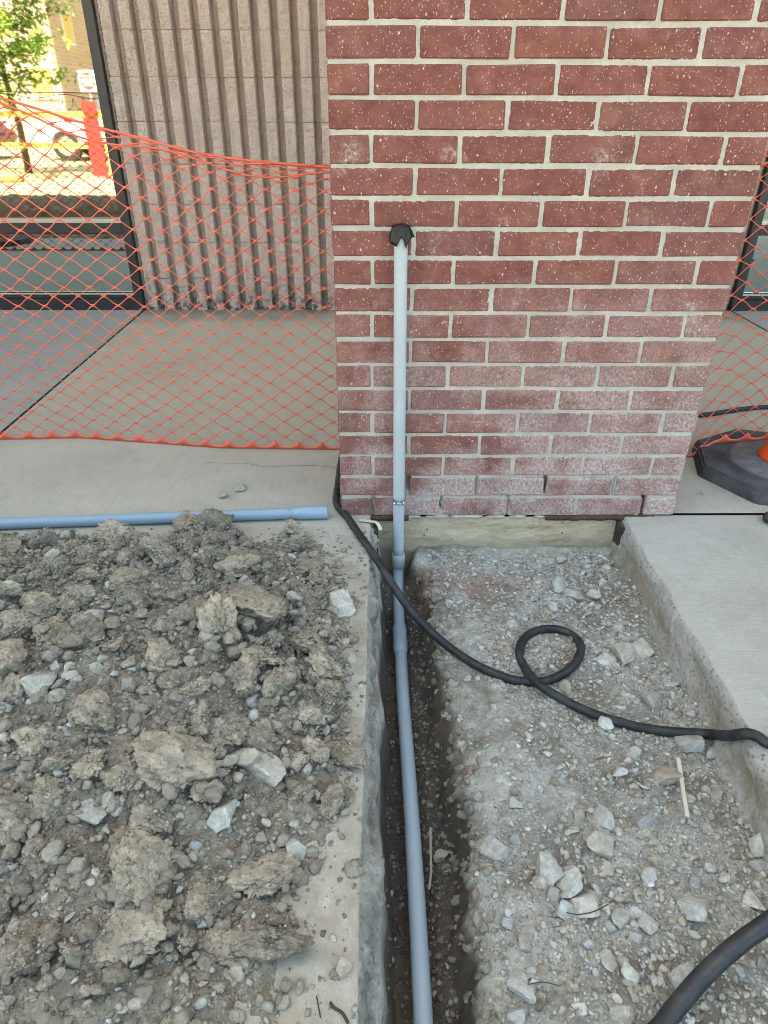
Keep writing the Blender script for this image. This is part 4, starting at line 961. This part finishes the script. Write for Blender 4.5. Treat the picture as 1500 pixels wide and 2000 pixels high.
def lumps(name, label, lx, ly, lz, ls, sub=3):
    n = len(lx); r = np.random.RandomState(2); Vs, Ts, Cs = [], [], []; off = 0; pick = r.randint(0, 12, n)
    for k in range(12):
        idx = np.where(pick == k)[0]; b = clod_shape(60+k, sub, .75); nb = len(b); a = r.uniform(0, 6.28, len(idx)); t_ = r.normal(0, .6, len(idx))
        P = b[None]*ls[idx][:, None, None]; y2 = P[..., 1]*np.cos(t_)[:, None]-P[..., 2]*np.sin(t_)[:, None]; z2 = P[..., 1]*np.sin(t_)[:, None]+P[..., 2]*np.cos(t_)[:, None]
        Q = np.stack([P[..., 0]*np.cos(a)[:, None]-y2*np.sin(a)[:, None]+lx[idx][:, None], P[..., 0]*np.sin(a)[:, None]+y2*np.cos(a)[:, None]+ly[idx][:, None], z2+(lz[idx]+ls[idx]*.18)[:, None]], -1)
        Vs.append(Q.reshape(-1, 3)); Ts.append((ICO[sub][1][None]+(np.arange(len(idx))*nb)[:, None, None]+off).reshape(-1, 3)); off += len(idx)*nb
        Cs.append(np.repeat(SOILC[r.randint(0, 5, len(idx))]*r.uniform(.95, 1.45, (len(idx), 1)), nb, 0))
    me = npmesh(name, np.concatenate(Vs), np.concatenate(Ts)); c = np.concatenate(Cs); c = np.concatenate([c, np.ones((len(c), 1))], 1).astype(np.float32)
    me.attributes.new('tone', 'FLOAT_COLOR', 'POINT').data.foreach_set('color', c.ravel())
    tag(link(name, me, LUMP), label, 'rubble', kind='stuff')
lumps('heap_lumps', 'broken soil lumps packed between the clods of the dirt heap', lx, ly, lz, ls)
ry = rng.uniform(-1.75, -.08, 420); rx = trench_r(ry)+rng.normal(.0, .020, 420); rs = .004+.011*rng.rand(420)**1.8
lumps('rim_lumps', 'crumbling soil lumps along the right rim of the trench', rx, ry, hpit(rx, ry), rs)
# crumbs lying on top of the larger clods
cx, cy, czz, cs = [], [], [], []
for (x, y, z, s, topz, kind) in placed:
    if kind == 'soil_clod' and s > .02 and x > -1.1:
        for _ in range(int(26*s/.03)):
            a, q = random.uniform(0, 6.28), math.sqrt(random.random())*.55
            cx.append(x+s*q*math.cos(a)); cy.append(y+s*q*math.sin(a)); czz.append(topz-(topz-z)*(.18+.55*q*q)); cs.append(random.uniform(.0014, .0036))
cx, cy, czz, cs = map(np.array, (cx, cy, czz, cs))
pebbles('clod_crumbs', cx, cy, czz, cs, tones(len(cx), .3), GRAVEL, 'crumbs clinging to the tops of the soil clods', 'rubble', 1, .8, .5)

# ------------------------------------------------------------------ bits and pieces
def pp(px, py, up): return tuple(onpit(px, py, up))
strip('wood_stick', [pp(1324, 1482, .030), pp(1330, 1520, .030), pp(1336, 1560, .028), pp(1342, 1597, .024)], .0075, .004, WOOD, 'pale split wood stick lying on the gravel beside the right concrete edge', 'stick')
strip('wood_sliver', [tuple(atz(841, 1617, -.235)), tuple(atz(841, 1660, -.240)), tuple(atz(842, 1700, -.245)), tuple(atz(838, 1738, -.250))], .0045, .002, WOOD_D, 'thin grey wood sliver lying in the trench beside the conduit', 'stick')
def wire(name, pts_, r, label, cat, mat=FIBRE): tag(link(name, sweep(name, catmull(pts_, 6), r, 6), mat), label, cat)
wire('rootlet', [pp(1105, 1782, .012), pp(1130, 1786, .014), pp(1160, 1780, .016), pp(1188, 1766, .014)], .0009, 'thin dark rootlet curling by a plate stone in the pit', 'root')
wire('wire_scrap', [pp(1030, 1915, .02), pp(1038, 1910, .024), pp(1032, 1922, .022), pp(1060, 1918, .02), pp(1095, 1926, .018)], .0008, 'bent wire scrap on the gravel at the bottom of the pit', 'wire')
wire('twig', [tuple(atz(645, 1958, .004)), tuple(atz(652, 1968, .005)), tuple(atz(668, 1978, .005)), tuple(atz(680, 1998, .004))], .0022, 'dark forked root lying on the bare walk at the bottom edge', 'root')
wire('twig', [tuple(atz(618, 1945, .003)), tuple(atz(622, 1965, .003)), tuple(atz(626, 1988, .003))], .0009, 'hair thin dark root on the bare walk left of the forked root', 'root')
ck = [tuple(atz(x, y, .0004)) for x, y in ((400, 903), (450, 905), (480, 905), (520, 912), (560, 910), (610, 909), (640, 912), (665, 914))]
P = catmull(ck, 6); P[:, 1] += .002*noise(np.arange(len(P))*.9, 2.2); P[:, 2] = .0009
w_ = .0006+.0005*np.abs(noise(np.arange(len(P))*.5, 5.1)); V = []
for p, q in zip(P, w_): V += [(p[0], p[1]-q, .0009), (p[0], p[1]+q, .0009)]
tag(link('slab_crack', npmesh('slab_crack', V, gridfaces(len(P), 2)), FIBRE), kind='structure')

# ------------------------------------------------------------------ across the lot (seen mirrored in the window glass)
GY = WALL_Y+.055
def vp(px, py, yv):          # the place in the lot whose mirror image shows in the glass at that spot
    p = aty(px, py, yv); return np.array([p[0], 2*GY-yv, p[2]])
TANB = M('tan_brick', .9, .2); w = TANB.world(); bt_ = TANB.n('ShaderNodeTexBrick'); 
mp = TANB.n('ShaderNodeCombineXYZ'); TANB.l(TANB.math('ADD', TANB.sep(w, 0), TANB.sep(w, 1)), mp.inputs[0]); TANB.l(TANB.sep(w, 2), mp.inputs[1])
TANB.l(mp.outputs[0], bt_.inputs['Vector']); bt_.inputs['Scale'].default_value = 1.0; bt_.inputs['Brick Width'].default_value = .6; bt_.inputs['Row Height'].default_value = .2; bt_.inputs['Mortar Size'].default_value = .02
for i, c in enumerate(((.36, .25, .18), (.42, .30, .22), (.50, .41, .32))): bt_.inputs[i+1].default_value = c+(1,)
TANB.col(bt_.outputs['Color']); TANB = TANB.m
YEL = plain('yellow_paint', (.55, .40, .10), .6); REDP = plain('red_panel', (.55, .035, .03), .6)
WHT = plain('white_car_paint', (.70, .70, .70), .25); MAR = plain('maroon_car_paint', (.16, .02, .03), .25); CARGL = plain('car_glass', (.05, .06, .07), .08); TYRE = plain('tyre', (.02, .02, .02), .8); BLUE = plain('blue_fascia', (.03, .15, .45), .5)
LEAF = M('leaf', .7, .3); v = LEAF.world(); LEAF.col(LEAF.ramp(LEAF.noise(v, 3, 3), [(.3, (.12, .22, .03)), (.7, (.20, .31, .05))])); LEAF.b.inputs['Transmission Weight'].default_value = 0; LEAF = LEAF.m
BARK = plain('bark', (.10, .075, .055), .9); SIGNR = plain('sign_red', (.55, .03, .03), .5); SIGNW = plain('sign_white', (.75, .75, .73), .5)
c0 = vp(128, 205, 44.0); by, bx = c0[1], c0[0]
bb = empty('brick_building', (bx, by, 0), 'tan brick building across the sunny lot mirrored in the window', 'building')
box('front_wall', (-30, -14, -.1), (0, 0, 14), TANB, bb); box('low_wing_band', (-40, -.2, 7.2), (-4.5, .15, 8.4), BLUE, bb)
for x_, z_ in ((-3.4, 4.3), (-9, 4.3), (-14.5, 4.3), (-1.8, 1.6), (-7, 1.6), (-12, 1.6)):
    wn = box('window', (x_, .003, z_), (x_+1.5, .09, z_+1.6), SOFFIT, bb); box('pane', (x_+.12, .092, z_+.12), (x_+1.38, .10, z_+1.48), YEL, wn)
for y_ in (-3.2, -7.5):
    wn = box('window', (.003, y_, 4.3), (.09, y_+1.4, 5.9), SOFFIT, bb); box('pane', (.092, y_+.12, 4.42), (.10, y_+1.28, 5.78), YEL, wn)
def car(loc, rz, paint, label):
    c = empty('parked_car', loc, label, 'car'); c.rotation_euler = (0, 0, rz)
    low = [(-2.15, .32), (-2.2, .55), (-2.05, .78), (-1.2, .88), (1.45, .92), (2.1, .86), (2.2, .6), (2.15, .32)]
    cab = [(-1.15, .87), (-.45, 1.34), (.2, 1.42), (1.0, 1.38), (1.75, .91)]
    def pris(name, pr, w0, w1, mt, bev, par=c):
        bm = bmesh.new(); zmax = max(p[1] for p in pr); zmin = min(p[1] for p in pr); L_ = []
        for s in (-1, 1): L_.append([bm.verts.new((x, s*(w0+(w1-w0)*(z-zmin)/(zmax-zmin)), z)) for x, z in pr])
        bm.faces.new(L_[0]); bm.faces.new(L_[1][::-1]); n = len(pr)
        for i in range(n): bm.faces.new((L_[0][i], L_[1][i], L_[1][(i+1) % n], L_[0][(i+1) % n]))
        bmesh.ops.recalc_face_normals(bm, faces=bm.faces)
        if bev: bmesh.ops.bevel(bm, geom=list(bm.edges), offset=bev, segments=2, affect='EDGES')
        return link(name, bm_mesh(name, bm), mt, par)
    pris('body', low, .88, .84, paint, .06); pris('cabin', cab, .80, .58, CARGL, .04)
    pris('roof', [(-.42, 1.36), (.2, 1.44), (1.0, 1.40), (.95, 1.36), (.2, 1.38), (-.38, 1.33)], .60, .58, paint, .0)
    for sx in (-1.32, 1.35):
        for sy in (-1, 1):
            t_ = link('wheel', sweep('wheel', [(sx, sy*.70, .32), (sx, sy*.90, .32)], .32, 28), TYRE, c)
            link('rim', sweep('rim', [(sx, sy*.895, .32), (sx, sy*.912, .32)], .21, 20), STEEL, t_)
    for sy in (-1, 1): box('headlight', (-2.20, sy*.66-.16, .58), (-2.06, sy*.66+.16, .74), SOFFIT, c, .02); box('tail_light', (2.06, sy*.66-.14, .60), (2.205, sy*.66+.14, .78), REDP, c, .02)
p0 = vp(95, 318, 17.2); car((p0[0]+2.2, p0[1], 0), 0, WHT, 'white parked car with dark windows mirrored in the window')
p0 = vp(22, 318, 17.4); car((p0[0]-2.2, p0[1]+.1, 0), math.pi, MAR, 'maroon parked car mirrored at the left edge of the window')
# sign
p0 = vp(171, 158, 24.0); sg = empty('road_sign', (p0[0], p0[1], 0), 'square white sign with red disc and white bar mirrored in the window', 'sign')
box('sign_post', (-.03, -.05, 0), (.03, -.01, p0[2]+.3), STEEL, sg); box('sign_plate', (-.27, -.008, p0[2]-.27), (.27, .008, p0[2]+.27), SIGNW, sg)
dk_ = link('disc', sweep('disc', [(0, .009, p0[2]), (0, .014, p0[2])], .235, 40), SIGNR, sg); box('bar', (-.19, .0145, p0[2]-.045), (.19, .019, p0[2]+.045), SIGNW, sg)
for txt, dz in (('DO NOT', .09), ('ENTER', -.14)):
    cu = bpy.data.curves.new('lettering', 'FONT'); cu.body = txt; cu.size = .098; cu.align_x = 'CENTER'; cu.extrude = .001
    t_ = bpy.data.objects.new('lettering', cu); COL.objects.link(t_); t_.parent = sg; t_.location = (0, .0165, p0[2]+dz); t_.rotation_euler = (math.pi/2, 0, math.pi); cu.materials.append(SIGNW)
    bpy.context.view_layer.update(); lm = bpy.data.meshes.new_from_object(t_.evaluated_get(bpy.context.evaluated_depsgraph_get())); l_ = t_.location.copy(); bpy.data.objects.remove(t_)
    t_ = link('lettering', lm, SIGNW, sg); t_.location = l_; t_.rotation_euler = (math.pi/2, 0, math.pi)
# rail barricade
p0 = vp(226, 352, 11.9); yb = p0[1]; xb = p0[0]
bar = empty('rail_barricade', (xb, yb, 0), 'yellow rail barricade with a red end panel mirrored in the window', 'barricade')
for z_ in (.94, .46): box('rail', (-4.6, -.03, z_), (-.051, .03, z_+.09), YEL, bar)
for x_ in (-4.6, -2.3, -.05): box('post', (x_, -.05, -.01), (x_+.09, .05, 1.06), YEL, bar)
box('red_panel', (-.36, .034, .02), (-.10, .075, .93), REDP, bar); box('red_panel', (-.34, .034, 1.00), (-.10, .075, 1.18), REDP, bar)
tag(box('wheel_stop', (p0[0]-2.9, yb+.9, -.004), (p0[0]-1.2, yb+1.05, .12), YEL, bev=.03), 'yellow concrete wheel stop on the lot mirrored in the window', 'wheel stop')
# tree
p0 = vp(58, 341, 12.9); tr = empty('young_tree', (p0[0], p0[1], 0), 'young leafy street tree mirrored in the window', 'tree')
link('trunk', sweep('trunk', [(0, 0, 0), (.02, 0, .8), (-.03, .02, 1.7), (.03, 0, 2.8), (.0, .03, 3.8), (.02, 0, 4.7)], [.07, .055, .047, .036, .024, .01], 12), BARK, tr)
lv, lf = [], []; r = random.Random(4)
for i in range(46):
    z0 = r.uniform(1.0, 4.3); a = r.uniform(0, 6.28); L_ = r.uniform(.6, 2.3)*(1.12-.15*z0); e = np.array([math.cos(a)*L_, math.sin(a)*L_, z0+r.uniform(.15, .55)])
    mid = np.array([math.cos(a)*L_*.5, math.sin(a)*L_*.5, z0+.2]); link('limb', sweep('limb', [(0, 0, z0), mid, e], [.018, .012, .004], 6), BARK, tr)
    for k in range(150):
        t_ = r.uniform(.35, 1.1); c_ = np.array([e[0]*t_, e[1]*t_, z0+(e[2]-z0)*t_])+np.array([r.gauss(0, .15), r.gauss(0, .15), r.gauss(-.02, .09)])
        d1 = np.array([r.gauss(0, 1), r.gauss(0, 1), r.gauss(0, .5)]); d1 /= np.linalg.norm(d1); d2 = np.cross(d1, [r.gauss(0, .4), r.gauss(0, .4), 1]); d2 /= np.linalg.norm(d2); s_ = r.uniform(.045, .085); b = len(lv)
        lv += [c_-d1*s_, c_+d2*s_*.5, c_+d1*s_, c_-d2*s_*.5]; lf.append((b, b+1, b+2, b+3))
link('crown', mesh('crown', lv, lf), LEAF, tr)
